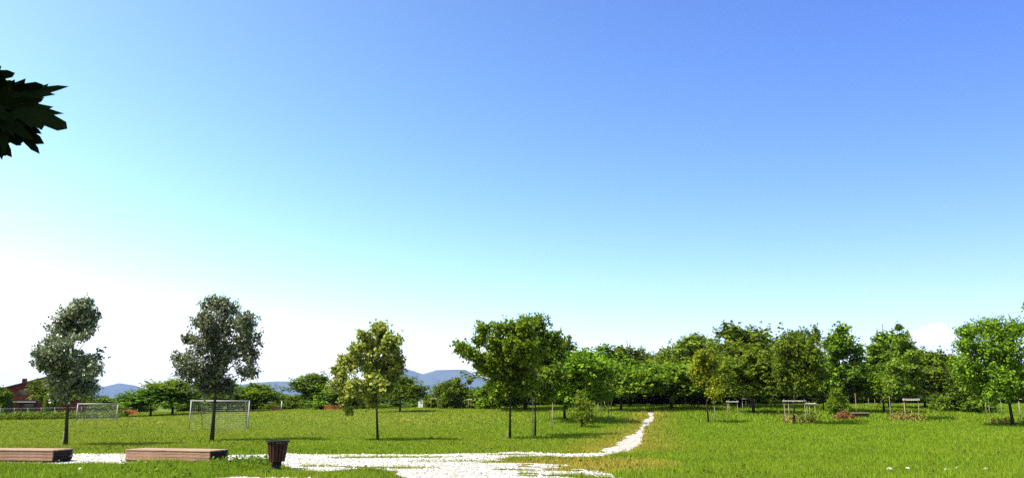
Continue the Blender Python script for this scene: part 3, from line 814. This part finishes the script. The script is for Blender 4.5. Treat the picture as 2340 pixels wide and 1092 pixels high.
# ------------------------------------------------------------------ stakes
def stake_mesh(h, r=0.024): return MB().tube([(0, 0, -0.1), (0.004, 0, h * 0.5), (0, 0, h - 0.03), (0, 0, h)], [r, r, r * 0.95, r * 0.6], 7).mesh('stake')
def ground_at(px, d): 
    x = xat(px, d, 0.8); z = gz(x, d); return Vector((xat(px, d, z), d, z))
def stake(px, d, top, label, group=None, lean=0.0):
    p = ground_at(px, d); h = zat(d, top) - p.z
    o = link_mesh('wooden_stake', stake_mesh(h), M_STAKE)
    o.location = p; o.rotation_euler = (0, lean, 0)
    return tag(o, label, 'stake', group)
stake(1159, 40.2, 985, 'short pale stake at the foot of the bright branching tree')
stake(1218, 41.0, 905, 'pale stake against the trunk of the dense dark tree')
stake(143, 34.4, 985, 'short pale stake at the foot of the tree before the red house')
stake(1263, 53, 921, 'lone pale stake between the dense dark tree and the sapling')
RW = 'pale stakes in a row left of the trail'
for q, (px, d, top) in enumerate([(1360, 70, 904), (1367, 73, 906), (1374, 62, 908), (1382, 76, 905), (1391, 66, 903), (1398, 80, 907)]):
    stake(px, d, top, ('first', 'second', 'third', 'fourth', 'fifth', 'last')[q] + ' from the left of six thin pale stakes in the row left of the trail', RW)
stake(1634, 61, 908, 'pale stake next to the trunk of the golden green tree')
for px, d, top, lab in [(1566, 90, 900, 'pale stake under the low bright tree right of the trail'), (1596, 84, 915, 'short stake left of the golden green tree'),
                        (1725, 86, 905, 'stake under the bright tree left of the big stake frame'), (1942, 80, 896, 'taller pale stake behind the brush pile'),
                        (1958, 72, 898, 'pale stake between the brush pile and the dark bench'), (2015, 82, 902, 'left one of two close stakes under the olive tree'),
                        (2021, 84, 904, 'right one of two close stakes under the olive tree'), (2146, 84, 902, 'thick pale stake under the cloud'),
                        (2130, 86, 905, 'thin stake left of the thick pale stake'), (2037, 64, 905, 'tall thin stake left of the pale board frame')]:
    stake(px, d, top, lab)
def frame(x0, x1, d, top, label, rail=0.09, depth=0.9, nst=3):
    """three or four stakes round a young tree, tied by pale rails at the top"""
    c = ground_at((x0 + x1) / 2, d); W = (x1 - x0) * d / FPX
    root = empty('stake_frame', c, random.Random(x0).uniform(-0.2, 0.2), label, 'stake frame', 'wooden stake frames round the young trees')
    H = zat(d, top) - c.z
    me = stake_mesh(H, 0.024); me.materials.append(M_STAKE)
    pts = [(-W / 2, -depth * .4), (W / 2, -depth * .4), (0.05 * W, depth * .6)][:nst]
    if nst == 2: pts = [(-W / 2, 0), (W / 2, 0)]
    for (a, b) in pts:
        s = link_mesh('stake', me, None, root); s.location = (a, b, 0)
    for k in range(len(pts) if nst > 2 else 1):
        a = Vector((*pts[k], H - 0.10 - 0.015 * k)); b = Vector((*pts[(k + 1) % len(pts)], H - 0.10 - 0.015 * k))
        m = MB(); L = (b - a).length + 0.22; an = math.atan2(b.y - a.y, b.x - a.x)
        m.box((0, 0, 0), (L, 0.03, rail * 0.75))
        r = m.build('rail', M_RAIL, root); r.location = (a + b) / 2 + Vector((math.sin(an), -math.cos(an), 0)) * 0.05; r.rotation_euler = (0, 0, an)
    return root
frame(1788, 1836, 60, 912, 'largest wooden stake frame, round the dark green tree', 0.10, 1.1)
frame(1845, 1862, 66, 918, 'narrow stake frame right behind the largest one', 0.07, 0.8)
frame(1660, 1683, 68, 914, 'dark shaded stake frame right of the golden green tree', 0.07)
frame(1698, 1706, 74, 908, 'tiny stake pair left of the bright green tree', 0.08, 0.6, 2)
frame(1716, 1728, 88, 904, 'small stake frame in the deep shade under the bright green tree', 0.07)
frame(1986, 2001, 82, 902, 'stake pair with a thin rail, right of the dark bench', 0.06, 0.6, 2)
frame(2062, 2096, 64, 909, 'stake frame with the widest pale board, under the ball tipped tree', 0.16, 1.0)
frame(2181, 2202, 80, 901, 'stake frame with a bright rail, left of the broad bright tree', 0.11, 0.9)
frame(2220, 2240, 78, 900, 'stake frame in shade below the broad bright tree', 0.06, 0.9)
frame(2252, 2284, 70, 905, 'stake frame with a short bright rail beside the leaning trunk', 0.09, 1.0)
frame(2328, 2352, 66, 907, 'stake frame cut by the right edge of the view', 0.12, 0.9)
frame(985, 1000, 92, 908, 'pale stake pair right of the utility pole', 0.06, 0.6, 2)
frame(1030, 1046, 92, 908, 'stake pair under the dark pointed tree', 0.08, 0.6, 2)
frame(1050, 1058, 92, 906, 'bright narrow stake pair under the dark pointed tree', 0.12, 0.6, 2)
frame(1070, 1076, 88, 910, 'pale narrow stake pair left of the low white wall', 0.10, 0.6, 2)

# ------------------------------------------------------------------ brush pile, far bench
p = ground_at(1931, 66)
rg = np.random.default_rng(71)
n = 420
a = rg.uniform(0, 6.28, n); rr = np.sqrt(rg.random(n))
hh = (1 - rr ** 2) * 0.62 * rg.random(n) ** 0.5
P0 = np.stack([rr * np.cos(a) * 0.78, rr * np.sin(a) * 0.6, hh + 0.02], 1)
D_ = rg.normal(0, 1, (n, 3)) * [1, 1, 0.4]; D_ *= (0.35 / np.linalg.norm(D_, axis=1))[:, None]
V, F, T = leaf_cloud(rg, P0, D_, 0.13, 4, 0.3)
bp = empty('brush_pile', p, 0, 'heap of rusty dead brushwood lying under the tall pointed tree', 'brush pile')
o = link_mesh('dead_leaves', np_mesh('dead_leaves', V, F, {'tint': T}), M_RUST, bp); o['kind'] = 'stuff'
m = MB(); rr_ = random.Random(3)
for q in range(40):
    a = rr_.uniform(0, 6.28); b = rr_.uniform(0, .6); L = rr_.uniform(.3, .6); t = rr_.uniform(0, 6.28)
    c0 = Vector((math.cos(a) * b, math.sin(a) * b * .8, 0.10 + 0.4 * (1 - b / .6) * rr_.random()))
    dv = Vector((math.cos(t), math.sin(t), rr_.uniform(-.12, .3))) * L
    m.tube([c0 - dv * .5 + Vector((0, 0, .06)), c0 + dv * .5 + Vector((0, 0, .06))], 0.012, 4)
m.build('twigs', M_RUST, bp)

# ------------------------------------------------------------------ benches
def bench(name, L, Dp, H, label, mats=(M_WOOD, M_WOODTOP, M_DARKWOOD), nfront=3, ntop=7):
    """low wooden platform bench: boarded front, back and ends, planked top, short concrete feet; origin at the front right corner on the ground"""
    root = empty(name, (0, 0, 0), 0, label, 'bench', 'low wooden benches')
    fw, tw, ew = mats
    z0 = 0.075; T = 0.035; th = 0.045
    bh = (H - z0 - T) / nfront
    fb = MB().box((0, 0, 0), (L, th, bh - 0.008), bev=0.006).mesh('board')
    fb.materials.append(fw)
    for k in range(nfront):
        zc = z0 + bh * (k + .5)
        for yy in (th / 2, Dp - th / 2):
            o = link_mesh('board', fb, None, root); o.location = (-L / 2 + (0.003 if k % 2 else -0.003), yy, zc)
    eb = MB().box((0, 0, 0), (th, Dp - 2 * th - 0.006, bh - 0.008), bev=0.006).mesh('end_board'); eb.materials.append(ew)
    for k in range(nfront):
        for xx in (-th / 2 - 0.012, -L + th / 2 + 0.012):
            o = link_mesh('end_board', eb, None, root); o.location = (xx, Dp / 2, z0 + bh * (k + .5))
    pw = (Dp + 0.04) / ntop
    tp = MB().box((0, 0, 0), (L + 0.04, pw - 0.012, T), bev=0.005).mesh('plank'); tp.materials.append(tw)
    for k in range(ntop):
        o = link_mesh('plank', tp, None, root); o.location = (-L / 2 + (0.006 if k % 2 else -0.006), -0.02 + pw * (k + .5), H - T / 2)
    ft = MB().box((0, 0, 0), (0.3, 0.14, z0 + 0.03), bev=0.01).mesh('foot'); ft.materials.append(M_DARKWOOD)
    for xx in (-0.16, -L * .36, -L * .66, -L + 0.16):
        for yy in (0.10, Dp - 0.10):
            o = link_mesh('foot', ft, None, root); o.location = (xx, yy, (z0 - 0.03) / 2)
    return root
BA = R(-15.0)
c2 = at(478, 1060.5); l2 = at(285, 1057)
L2 = 2.95
b2 = bench('bench', L2, 0.92, 0.39, 'brown wooden bench nearest the litter bin, wholly in view')
b2.location = c2; b2.rotation_euler = (0, 0, BA)
b1 = bench('bench', L2, 0.92, 0.39, 'brown wooden bench cut off by the left edge of the view')
b1.location = at(118, 1058.5); b1.rotation_euler = (0, 0, R(-8))
b3 = bench('bench', 1.35, 0.8, 0.45, 'distant dark bench standing right of the rusty brush pile', (M_DARKWOOD, M_STAKE, M_DARKWOOD))
b3.location = ground_at(1988, 68); b3.rotation_euler = (0, 0, R(4))

# ------------------------------------------------------------------ litter bin
bp_ = at(631.5, 1074)
lb = empty('litter_bin', bp_, 0.2, 'dark red slatted litter bin with a black rim beside the gravel path', 'litter bin')
H = zat(bp_.y, 1004.5)
def rings(zr, n=20):
    m = MB(); vs = []; fs = []
    for z, r in zr: vs += [(r * math.cos(2 * math.pi * k / n), r * math.sin(2 * math.pi * k / n), z) for k in range(n)]
    for i_ in range(len(zr) - 1):
        for k in range(n): fs.append((i_ * n + k, i_ * n + (k + 1) % n, (i_ + 1) * n + (k + 1) % n, (i_ + 1) * n + k))
    return m.add(vs, fs, True)
kk = bp_.y / FPX * 1.02
rb_, rt_ = 16.5 * kk, 22.3 * kk
zb = 0.235
rings([(0.0, 11 * kk), (0.02, 11.5 * kk), (0.03, 9.5 * kk), (zb, 9.5 * kk), (zb + 0.01, rb_ * .95), (zb + .02, rb_ * .95), (zb + .02, 0.01)]).build('stand', M_BINMETAL, lb)
rings([(zb + 0.02, rb_ - 0.035), (H - 0.09, rt_ - 0.04), (H - 0.09, rt_ - 0.05), (zb + 0.05, rb_ - 0.045), (zb + 0.05, 0.005)]).build('liner', M_BINMETAL, lb)
rings([(H - 0.055, rt_ + 0.005), (H - 0.05, 25.3 * kk), (H - 0.02, 25.8 * kk), (H - 0.012, 25.3 * kk), (H - 0.012, rt_ - 0.05), (H - 0.055, rt_ - 0.05), (H - 0.055, rt_ + 0.005)], 24).build('rim', M_BINMETAL, lb)
ns = 16
for k in range(ns):
    a = 2 * math.pi * k / ns
    m = MB()
    wb, wt = 2 * math.pi * rb_ / ns * 0.36, 2 * math.pi * rt_ / ns * 0.36
    T = 0.022
    vs = []
    for z, r, w_ in ((zb, rb_, wb), (H - 0.072, rt_ - 0.002, wt)):
        for rr in (r - T, r):
            for s in (-1, 1): vs.append((rr, s * w_, z))
    m.add(vs, [(0, 1, 3, 2), (4, 6, 7, 5), (0, 4, 5, 1), (2, 3, 7, 6), (0, 2, 6, 4), (1, 5, 7, 3)])
    if k == 0: sm = m.mesh('slat'); sm.materials.append(M_BIN)
    o = link_mesh('slat', sm, None, lb); o.rotation_euler = (0, 0, a)

# ------------------------------------------------------------------ goals
def goal(d, px0, px1, top, rz, label, post=0.035):
    p0 = ground_at(px0, d)
    W = (px1 - px0) * d / FPX / math.cos(rz)
    H = zat(d, top) - p0.z
    root = empty('goal', p0, rz, label, 'goal', 'white football goals on the playing field')
    for x in (0, W):
        MB().tube([(x, 0, -0.05), (x, 0, H)], post, 10).build('post', M_WHITE, root)
    MB().tube([(-post, 0, H - post * .2), (W + post, 0, H - post * .2)], post * 1.02, 10).build('crossbar', M_WHITE, root)
    ins, dep, bt = 0.42, 1.3, H * 0.97
    for x, xi in ((0, ins), (W, W - ins)):
        MB().tube([(x, 0, H), (xi, dep * 0.55, bt), (xi, dep, 0.03)], 0.028, 7).build('stanchion', M_WHITE, root)
    MB().tube([(0, 0.06, 0.03), (ins, dep, 0.03), (W - ins, dep, 0.03), (W, 0.06, 0.03)], 0.025, 7).build('ground_bar', M_WHITE, root)
    # the net: cords of the top, back and sides
    m = MB(); c = 0.0045; st = 0.13
    def cord(a, b): m.tube([a, b], c, 3, False)
    def quad(A, B, C_, D_, n1, n2):
        A, B, C_, D_ = map(Vector, (A, B, C_, D_))
        for k in range(n1 + 1):
            f = k / n1; cord(A.lerp(B, f), D_.lerp(C_, f))
        for k in range(n2 + 1):
            f = k / n2; cord(A.lerp(D_, f), B.lerp(C_, f))
    q = dep * 0.55
    n1 = int(W / st)
    quad((0, 0, H), (W, 0, H), (W - ins, q, bt), (ins, q, bt), n1, int(q / st))
    quad((ins, q, bt), (W - ins, q, bt), (W - ins, dep, .03), (ins, dep, .03), n1, int(bt / st))
    for x, xi in ((0, ins), (W, W - ins)):
        quad((x, 0, H), (xi, q, bt), (xi, dep, .03), (x, 0, .03), int(q / st), int(bt / st))
    m.build('net', M_NET, root)
    return root
goal(53, 432, 560, 915, 0.06, 'nearer white football goal with a net, behind the tallest grey tree')
goal(72, 174, 252, 922, 0.30, 'farther white football goal, right of the tree before the house', 0.045)

# ------------------------------------------------------------------ house
d = 112.0
x0, x1 = xat(28, d, 1), xat(182, d, 1); xm = xat(110, d, 4)
yb = gz(x0, d) - 0.1
hz_e, hz_p = zat(d, 889), zat(d, 862)
hs = empty('house', ((x0 + x1) / 2, d, yb), R(29), 'dark red house with a sloping roof behind the trees at the left', 'house')
hk = 1.13
hx0, hx1, hm = (x0 - (x0 + x1) / 2) * hk, (x1 - (x0 + x1) / 2) * hk, (xm - (x0 + x1) / 2) * hk
e_, p_ = hz_e - yb, hz_p - yb; DH = 9.0
MB().add([(hx0, 0, 0), (hx1, 0, 0), (hx1, 0, e_), (hm, 0, p_), (hx0, 0, e_), (hx0, DH, 0), (hx1, DH, 0), (hx1, DH, e_), (hm, DH, p_), (hx0, DH, e_)],
         [(0, 1, 2, 3, 4), (9, 8, 7, 6, 5), (0, 4, 9, 5), (1, 6, 7, 2)]).build('wall', M_BRICK, hs)
m = MB()
for xa in (hx0, hx1):
    s = -1 if xa < hm else 1
    ex, ez = xa + s * 0.45, e_ - 0.45 * (p_ - e_) / abs(hm - xa)
    a, b = Vector((ex, 0, ez + 0.01)), Vector((hm, 0, p_ + 0.012))
    nrm = Vector((-(b - a).z, 0, (b - a).x)).normalized()
    if nrm.z < 0: nrm = -nrm
    vs = []
    for yy in (-0.5, DH + 0.5):
        for q in (a, b, b + nrm * .2, a + nrm * .2): vs.append((q.x, yy, q.z))
    m.add(vs, [(0, 1, 2, 3), (7, 6, 5, 4), (0, 4, 5, 1), (2, 6, 7, 3), (0, 3, 7, 4), (1, 5, 6, 2)])
rf = m.build('roof', M_ROOF, hs)
MB().box((hx0 + 2.2, 3.5, e_ + 0.95), (0.6, 0.6, 1.1)).build('chimney', M_BRICK, rf)
def hx(px): return (xat(px, d, 2) - (x0 + x1) / 2) * hk
def hzz(py): return zat(d, py) - yb
for (a, b, t, bt) in ((56, 72, 890, 903), (138, 152, 890, 903)):
    wx, wz, ww, wh = (hx(a) + hx(b)) / 2, (hzz(t) + hzz(bt)) / 2, hx(b) - hx(a), hzz(t) - hzz(bt)
    fr = MB().box((wx - ww / 2, -0.03, wz), (0.08, 0.1, wh)).box((wx + ww / 2, -0.03, wz), (0.08, 0.1, wh)).box((wx, -0.03, wz + wh / 2), (ww + .08, 0.1, 0.08)).box((wx, -0.04, wz - wh / 2 - .02), (ww + .2, 0.16, 0.08)).build('window', M_ROOF, hs)
    MB().box((wx, -0.012, wz), (ww - .08, 0.03, wh - .08)).build('pane', M_GLASS, fr)
ax0, ax1, az = hx(49), hx(88), hzz(917.5)
MB().box(((ax0 + ax1) / 2, -0.65, az), (ax1 - ax0, 1.3, 0.14)).build('awning', M_TRIM, hs)
dr = MB().box(((ax0 + ax1) / 2 + .3, -0.02, (az) / 2 - .1), (1.6, 0.06, az - .3)).build('door', M_GLASS, hs)
for q in (ax0 + .1, ax1 - .1): MB().box((q, -1.22, az / 2 - .05), (0.1, 0.1, az)).build('awning_post', M_DARKWOOD, hs)

# ------------------------------------------------------------------ fence and weeds at the left
fd = 84.0
xa, xb = xat(-60, fd, 0.8), xat(186, fd, 0.8)
fn = empty('wire_fence', (xa, fd, gz(xa, fd)), 0, 'grey wire mesh fence with steel posts in front of the red house', 'fence')
LW = xb - xa; HF = 1.05
npst = 8
pm = MB().tube([(0, 0, -.2), (0, 0, HF + .05)], 0.035, 8).mesh('post'); pm.materials.append(M_GALV)
for k in range(npst + 1):
    xx = LW * k / npst
    o = link_mesh('post', pm, None, fn); o.location = (xx, 0, gz(xa + xx, fd) - fn.location.z)
def fz(xx): return gz(xa + xx, fd) - fn.location.z
MB().tube([(LW * k / 16, 0.0, fz(LW * k / 16) + HF) for k in range(17)], 0.016, 6).build('rail', M_GALV, fn)
m = MB()
for k in range(9): m.tube([(LW * q / 16, 0.04, fz(LW * q / 16) + 0.05 + k * 0.115) for q in range(17)], 0.004, 3, False)
for k in range(int(LW / 0.13)): m.tube([(k * .13, 0.04, fz(k * .13) + .02), (k * .13, 0.04, fz(k * .13) + HF - .03)], 0.004, 3, False)
m.build('wire_mesh', M_GALV, fn)
rg = np.random.default_rng(88)
n = 2600
wx = rg.uniform(xat(-80, 80, 0), xat(262, 80, 0), n); wy = rg.uniform(79, 83.3, n)
hh = 0.25 + 0.65 * fnoise(wx * 0.9, wy * 0.2, 61) * rg.uniform(.4, 1.2, n)
D_ = np.stack([rg.normal(0, .12, n), rg.normal(0, .12, n), hh], 1)
V, F, T = leaf_cloud(rg, np.stack([wx, wy, ground_z(wx, wy)], 1), D_, 0.17, 5, 0.4)
o = link_mesh('weeds', np_mesh('weeds', V, F, {'tint': T}), L_OLIVE)
tag(o, 'tall weeds growing along the foot of the wire fence', 'weeds', kind='stuff')

for (c0, c1, dw, nw, hw_, lab) in ((1788, 1870, 61, 150, 0.8, 'dry yellow weeds standing inside the largest stake frame'), (2038, 2104, 64, 190, 0.8, 'brown dry weeds under the stake frame with the widest board'), (2270, 2335, 60, 110, 0.5, 'rough weeds round the dark leaning trunk')):
    wx = rg.uniform(xat(c0, dw, 0.8), xat(c1, dw, 0.8), nw); wy = rg.uniform(dw - 1.2, dw + 1.0, nw)
    hh = hw_ * rg.uniform(0.35, 1.15, nw)
    D_ = np.stack([rg.normal(0, .07, nw), rg.normal(0, .07, nw), hh], 1)
    V, F, T = leaf_cloud(rg, np.stack([wx, wy, ground_z(wx, wy)], 1), D_, 0.12, 5, 0.4, 0.3)
    o = link_mesh('dry_weeds', np_mesh('dry_weeds', V, F, {'tint': T}), M_STRAW)
    tag(o, lab, 'weeds', kind='stuff')

def weed_bed(cx, cy, spots, lmin, lmax, leaf, mat, per, lab):
    n = len(cx)
    hh = rg.uniform(lmin, lmax, n)
    D_ = np.stack([rg.normal(0, .35, n) * hh, rg.normal(0, .35, n) * hh, hh], 1)
    V, F, T = leaf_cloud(rg, np.stack([cx, cy, ground_z(cx, cy)], 1), D_, leaf, per, 0.5, 0.5)
    o = link_mesh('weeds', np_mesh('weeds', V, F, {'tint': T}), mat)
    tag(o, lab, 'weeds', kind='stuff')
pa, pb = at(515, 1064), at(622, 1064)
n = 380
wx = rg.uniform(pa.x, pb.x, n); wy = pa.y + rg.uniform(-1.6, 1.2, n)
k = fnoise(wx * 1.6, wy * 1.3, 91) > 0.44
weed_bed(wx[k], wy[k], 1, 0.12, 0.36, 0.06, L_DEEP, 7, 'rank broad leaved weeds between the second bench and the litter bin')
n = 5200
wy = 19 + 44 * rg.random(n) ** 1.3; wx = rg.uniform(-1, 1, n) * (0.68 * wy + 2)
k = (fnoise(wx * 0.22, wy * 0.16, 93) > 0.52) & (fnoise(wx * 1.3, wy * 0.9, 95) > 0.52) & ~gravel_mask(wx, wy) & ~gravel_mask(wx, wy + .5)
weed_bed(wx[k], wy[k], 1, 0.06, 0.17, 0.075, L_DEEP, 6, 'clumps of clover and dock scattered through the meadow grass')

# ------------------------------------------------------------------ orange safety netting
def netting(x0, x1, d, top, label, mat=M_ORANGE):
    p = ground_at((x0 + x1) / 2, d); W = (x1 - x0) * d / FPX; H = zat(d, top) - p.z
    root = empty('safety_netting', p, 0.05, label, 'netting', 'orange safety netting along the field edge')
    pm = MB().tube([(0, 0, -.1), (0, 0, H + .08)], 0.03, 6).mesh('post'); pm.materials.append(M_STAKE)
    for k in range(3):
        o = link_mesh('post', pm, None, root); o.location = (-W / 2 + W * k / 2, 0.05, 0)
    m = MB(); nv, nh = max(int(W / .16), 4), max(int(H / .14), 3)
    for k in range(nv + 1): m.box((-W / 2 + W * k / nv, 0, H / 2), (0.10, 0.008, H))
    for k in range(nh + 1): m.box((0, -0.012, .04 + (H - .08) * k / nh), (W, 0.008, 0.08))
    m.build('net', mat, root)
netting(274, 312, 90, 936, 'brightest orange netting, between the far goal and the orchard trees')
netting(556, 572, 97, 929, 'red orange netting just right of the nearer goal')
netting(621, 638, 97, 928, 'pale orange netting left of the pale marker post')
netting(742, 778, 97, 925, 'brown red netting behind the yellowish tree')

# ------------------------------------------------------------------ poles and far wall
p = ground_at(643, 92); o = MB().tube([(0, 0, -.1), (0, 0, zat(92, 916) - p.z)], 0.07, 8).build('marker_post', M_WHITE); o.location = p
tag(o, 'short pale marker post at the field edge under the flat hill', 'post')
p = ground_at(968, 100); h = zat(100, 884) - p.z
up_ = empty('utility_pole', p, 0, 'thin dark utility pole standing before the hills', 'pole')
MB().tube([(0, 0, -.2), (0, 0, h)], [0.09, 0.06], 8).build('pole', M_BARK, up_)
MB().box((0, -0.09, h - .25), (0.55, 0.08, 0.08)).build('crossarm', M_BARK, up_)
p = ground_at(962, 103)
ht = empty('hut', p, 0.1, 'small white hut left of the utility pole', 'hut')
MB().box((0, 0, 0.6), (0.72, 0.8, 1.3)).build('wall', M_TRIM, ht)
MB().box((0, 0, 1.30), (0.9, 0.95, 0.08)).build('roof', M_CONCRETE, ht)
p = ground_at(1113, 101); W = 40 * 101 / FPX
wl = empty('boundary_wall', p, 0, 'low pale wall with uneven pillars right of the dark pointed tree', 'wall')
MB().box((0, 0, 0.32), (W, 0.18, 0.84)).build('panel', M_TRIM, wl)
for k, hh in enumerate((1.05, 0.98, 1.1, 1.0, 1.08)):
    MB().box((-W / 2 + W * k / 4, -0.02, hh / 2 - .05), (0.22, 0.26, hh + .1)).build('pillar', M_TRIM, wl)

# ------------------------------------------------------------------ pale stones in the grass
def rock(px, py, w, label, group, seed):
    from mathutils import noise as mn
    bm = bmesh.new(); bmesh.ops.create_icosphere(bm, subdivisions=2, radius=1.0)
    for v in bm.verts:
        v.co *= 1 + 0.28 * mn.noise(v.co * 1.4 + Vector((seed * 3.1, 0, 0)))
        v.co = Vector((v.co.x * w / 2, v.co.y * w * 0.42, v.co.z * w * 0.26))
    me = bpy.data.meshes.new('stone'); bm.to_mesh(me); bm.free()
    o = link_mesh('stone', me, M_STONE)
    p = at(px, py); o.location = (p.x, p.y, 0.13); o.rotation_euler = (0, 0, seed)
    # bedded on a little tussock of soil so it shows above the grass
    return tag(o, label, 'stone', group)
GS = 'pale stones lying in the grass at the lower right'
for q, (px, py, w_) in enumerate([(1830, 1072, 0.10), (1937, 1075, 0.12), (2033, 1078, 0.22), (2075, 1076, 0.18), (2165, 1079, 0.18), (2188, 1074, 0.1), (2253, 1078, 0.2)]):
    o = rock(px, py, w_, ('leftmost, very small', 'second from left, small', 'third from left, largest', 'fourth from left, next to the largest', 'fifth from left, flat', 'sixth from left, very small', 'rightmost, rough')[q] + ' pale stone in the lower right grass', GS, q + 1)
    o.location.z = 0.07
    o.scale = (0.8, 0.8, 0.9)
o = rock(182, 1077, 0.1, 'small pale stone in the grass below the gap between the benches', None, 9); o.location.z = 0.07; o.scale.z = 1.5

# ------------------------------------------------------------------ maple branch overhead at the left
def maple_leaf_mesh(seed):
    rg = random.Random(seed)
    lobes = [(-118, 0.42), (-62, 0.78), (0, 1.0), (62, 0.78), (118, 0.42)]
    out = []
    for k, (a, L) in enumerate(lobes):
        for da, f in ((-24, 0.46), (-22, 0.62), (-17, 0.57), (-15, 0.76), (-9, 0.70), (-6, 0.86), (0, 1.0), (6, 0.86), (9, 0.70), (15, 0.76), (17, 0.57), (22, 0.62), (24, 0.46)):
            out.append((a + da, L * f * rg.uniform(0.95, 1.05)))
        if k < 4: out.append(((a + lobes[k + 1][0]) / 2, 0.26 if k in (0, 3) else 0.33))
    vs = [(0, 0, 0)]
    for a, r in out:
        x, y = r * math.sin(R(a)), r * math.cos(R(a))
        vs.append((x, y + 0.0, -0.16 * r * r - 0.25 * abs(x) * r * 0.6))
    n = len(out)
    fs = [(0, k, k + 1) for k in range(1, n)] + [(0, n, 1)]
    m = MB().add(vs, [f[::-1] for f in fs])
    m.tube([(0, 0.02, 0), (0, -0.25, -0.02), (0, -0.55, 0.06)], 0.012, 4)
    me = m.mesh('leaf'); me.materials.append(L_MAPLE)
    a = me.attributes.new('tint', 'FLOAT_COLOR', 'POINT')
    a.data.foreach_set('color', np.tile([0.4, 0.4, 0.4, 1.0], len(me.vertices)).astype(np.float32))
    return me
tb = Vector((-5.4, 3.3, 0))
mt = empty('maple_tree', tb, 0, 'dark maple leaves hanging into view at the upper left from a tree outside it', 'tree')
path = [(0, 0, -0.1), (0.03, 0, 1.2), (0.0, 0.05, 2.3), (-0.1, 0.1, 3.6), (-0.2, 0.1, 5.6)]
rg_ = random.Random(2)
bls = [(-0.3, 0.1, 5.4, 1.7, 1.7, 1.2), (-1.3, 0.4, 4.2, 1.4, 1.4, 1.1), (0.35, -0.5, 4.6, 1.1, 1.2, 0.9), (-0.6, 1.0, 4.6, 1.4, 1.0, 1.0), (-1.2, -1.0, 4.6, 1.3, 1.2, 1.0), (0.9, 0.2, 4.9, 1.0, 1.1, 0.6), (1.9, -0.6, 4.9, 0.85, 0.6, 0.45), (2.3, -0.6, 4.6, 0.6, 0.5, 0.35), (1.2, -0.7, 4.7, 0.8, 0.7, 0.5)]  # last three masses: unseen foliage added sunward to shade the hanging leaves
link_mesh('trunk', trunk_mesh('trunk', path, 0.13, [limb_to(rg_, path, q[:3], 0.05) for q in bls], 10), M_BARK, mt)
V, F, T = blobs_to_tree(77, bls, 0.17, 1300, 9, 0.5, 0.8, 2.0, 0.1, 0.2)
# keep the hidden crown from dropping into the view
keep = (V.reshape(-1, 4, 3)[:, :, 2].min(1) > 3.0)
ids = np.nonzero(keep)[0]; Vk = V.reshape(-1, 4, 3)[ids].reshape(-1, 3); Tk = T.reshape(-1, 4, 4)[ids].reshape(-1, 4)
q4 = 4 * np.arange(len(ids))[:, None]
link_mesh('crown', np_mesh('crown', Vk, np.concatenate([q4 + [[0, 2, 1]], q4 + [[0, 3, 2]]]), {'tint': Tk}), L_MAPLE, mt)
DM = 3.3
def mp(px, py, dd=0.0):
    z = zat(DM + dd, py); return Vector((xat(px, DM + dd, z), DM + dd, z)) - tb
bp0 = Vector((0.0, 0.05, 2.25))
bpts = [bp0, bp0.lerp(mp(-300, 200), .5) + Vector((0, 0, .25)), mp(-220, 215), mp(-90, 235), mp(15, 262), mp(60, 275)]
br = MB().tube(bpts, [0.045, 0.035, 0.022, 0.013, 0.008, 0.004], 7).build('branch', M_BARK, mt)
lms = [maple_leaf_mesh(s) for s in range(4)]
# foot of the blade, tip, roll, distance offset
LV = [((20, 236), (152, 282), 0.5, 0.0), ((0, 262), (108, 345), -0.4, 0.03), ((-30, 270), (36, 366), 0.3, -0.05), ((-20, 215), (100, 204), 1.85, 0.04), ((-50, 196), (40, 194), 1.8, 0.08), ((-50, 175), (28, 174), 1.95, 0.02),
      ((10, 240), (102, 232), 1.6, -0.03), ((-10, 250), (110, 300), -0.2, 0.07), ((-60, 300), (12, 352), 0.6, 0.05), ((-40, 240), (90, 318), 0.15, -0.08), ((-90, 220), (20, 300), 0.2, 0.1), ((-70, 250), (30, 262), -0.6, -0.1),
      ((-30, 285), (58, 338), 0.8, 0.02), ((0, 270), (98, 328), 0.9, 0.05), ((-60, 240), (72, 262), 0.1, -0.04), ((-130, 215), (-40, 300), 0.4, 0.0), ((-160, 235), (-90, 330), -0.3, 0.06), ((-120, 240), (-60, 260), 0.9, 0.05)]
for q, (f, tp_, roll, dd) in enumerate(LV):
    A, B = mp(*f, dd), mp(*tp_, dd + 0.05 * ((q * 7) % 5 - 2))
    yv = (B - A); Ls = yv.length; yv.normalize()
    view = (tb + A - Vector((0, 0, EYE))).normalized()
    zv = Vector((0, 0, 0.55)) - view * 0.8
    zv = (Matrix.Rotation(roll * 0.8, 3, yv) @ (zv - yv * zv.dot(yv))).normalized()
    xv = yv.cross(zv).normalized(); zv = xv.cross(yv)
    M = Matrix((xv, yv, zv)).transposed().to_4x4()
    o = link_mesh('leaf', lms[q % 4], None, br)
    o.matrix_local = Matrix.Translation(A) @ M @ Matrix.Diagonal((Ls * 0.80, Ls * 0.92, Ls * 0.9, 1))

# ------------------------------------------------------------------ air
m, t, out = new_mat('hazy_air')
pv = nd(t, 'ShaderNodeVolumePrincipled')
pv.inputs['Color'].default_value = (0.33, 0.46, 1.0, 1)
pv.inputs['Density'].default_value = HAZE_DENSITY
pv.inputs['Anisotropy'].default_value = 0.0
t.links.new(pv.outputs[0], out.inputs['Volume'])
o = MB().box((0, 8800, 330), (40000, 18000, 664)).build('haze', m)
tag(o, 'thin blue summer haze over the whole plain', 'haze', kind='stuff')
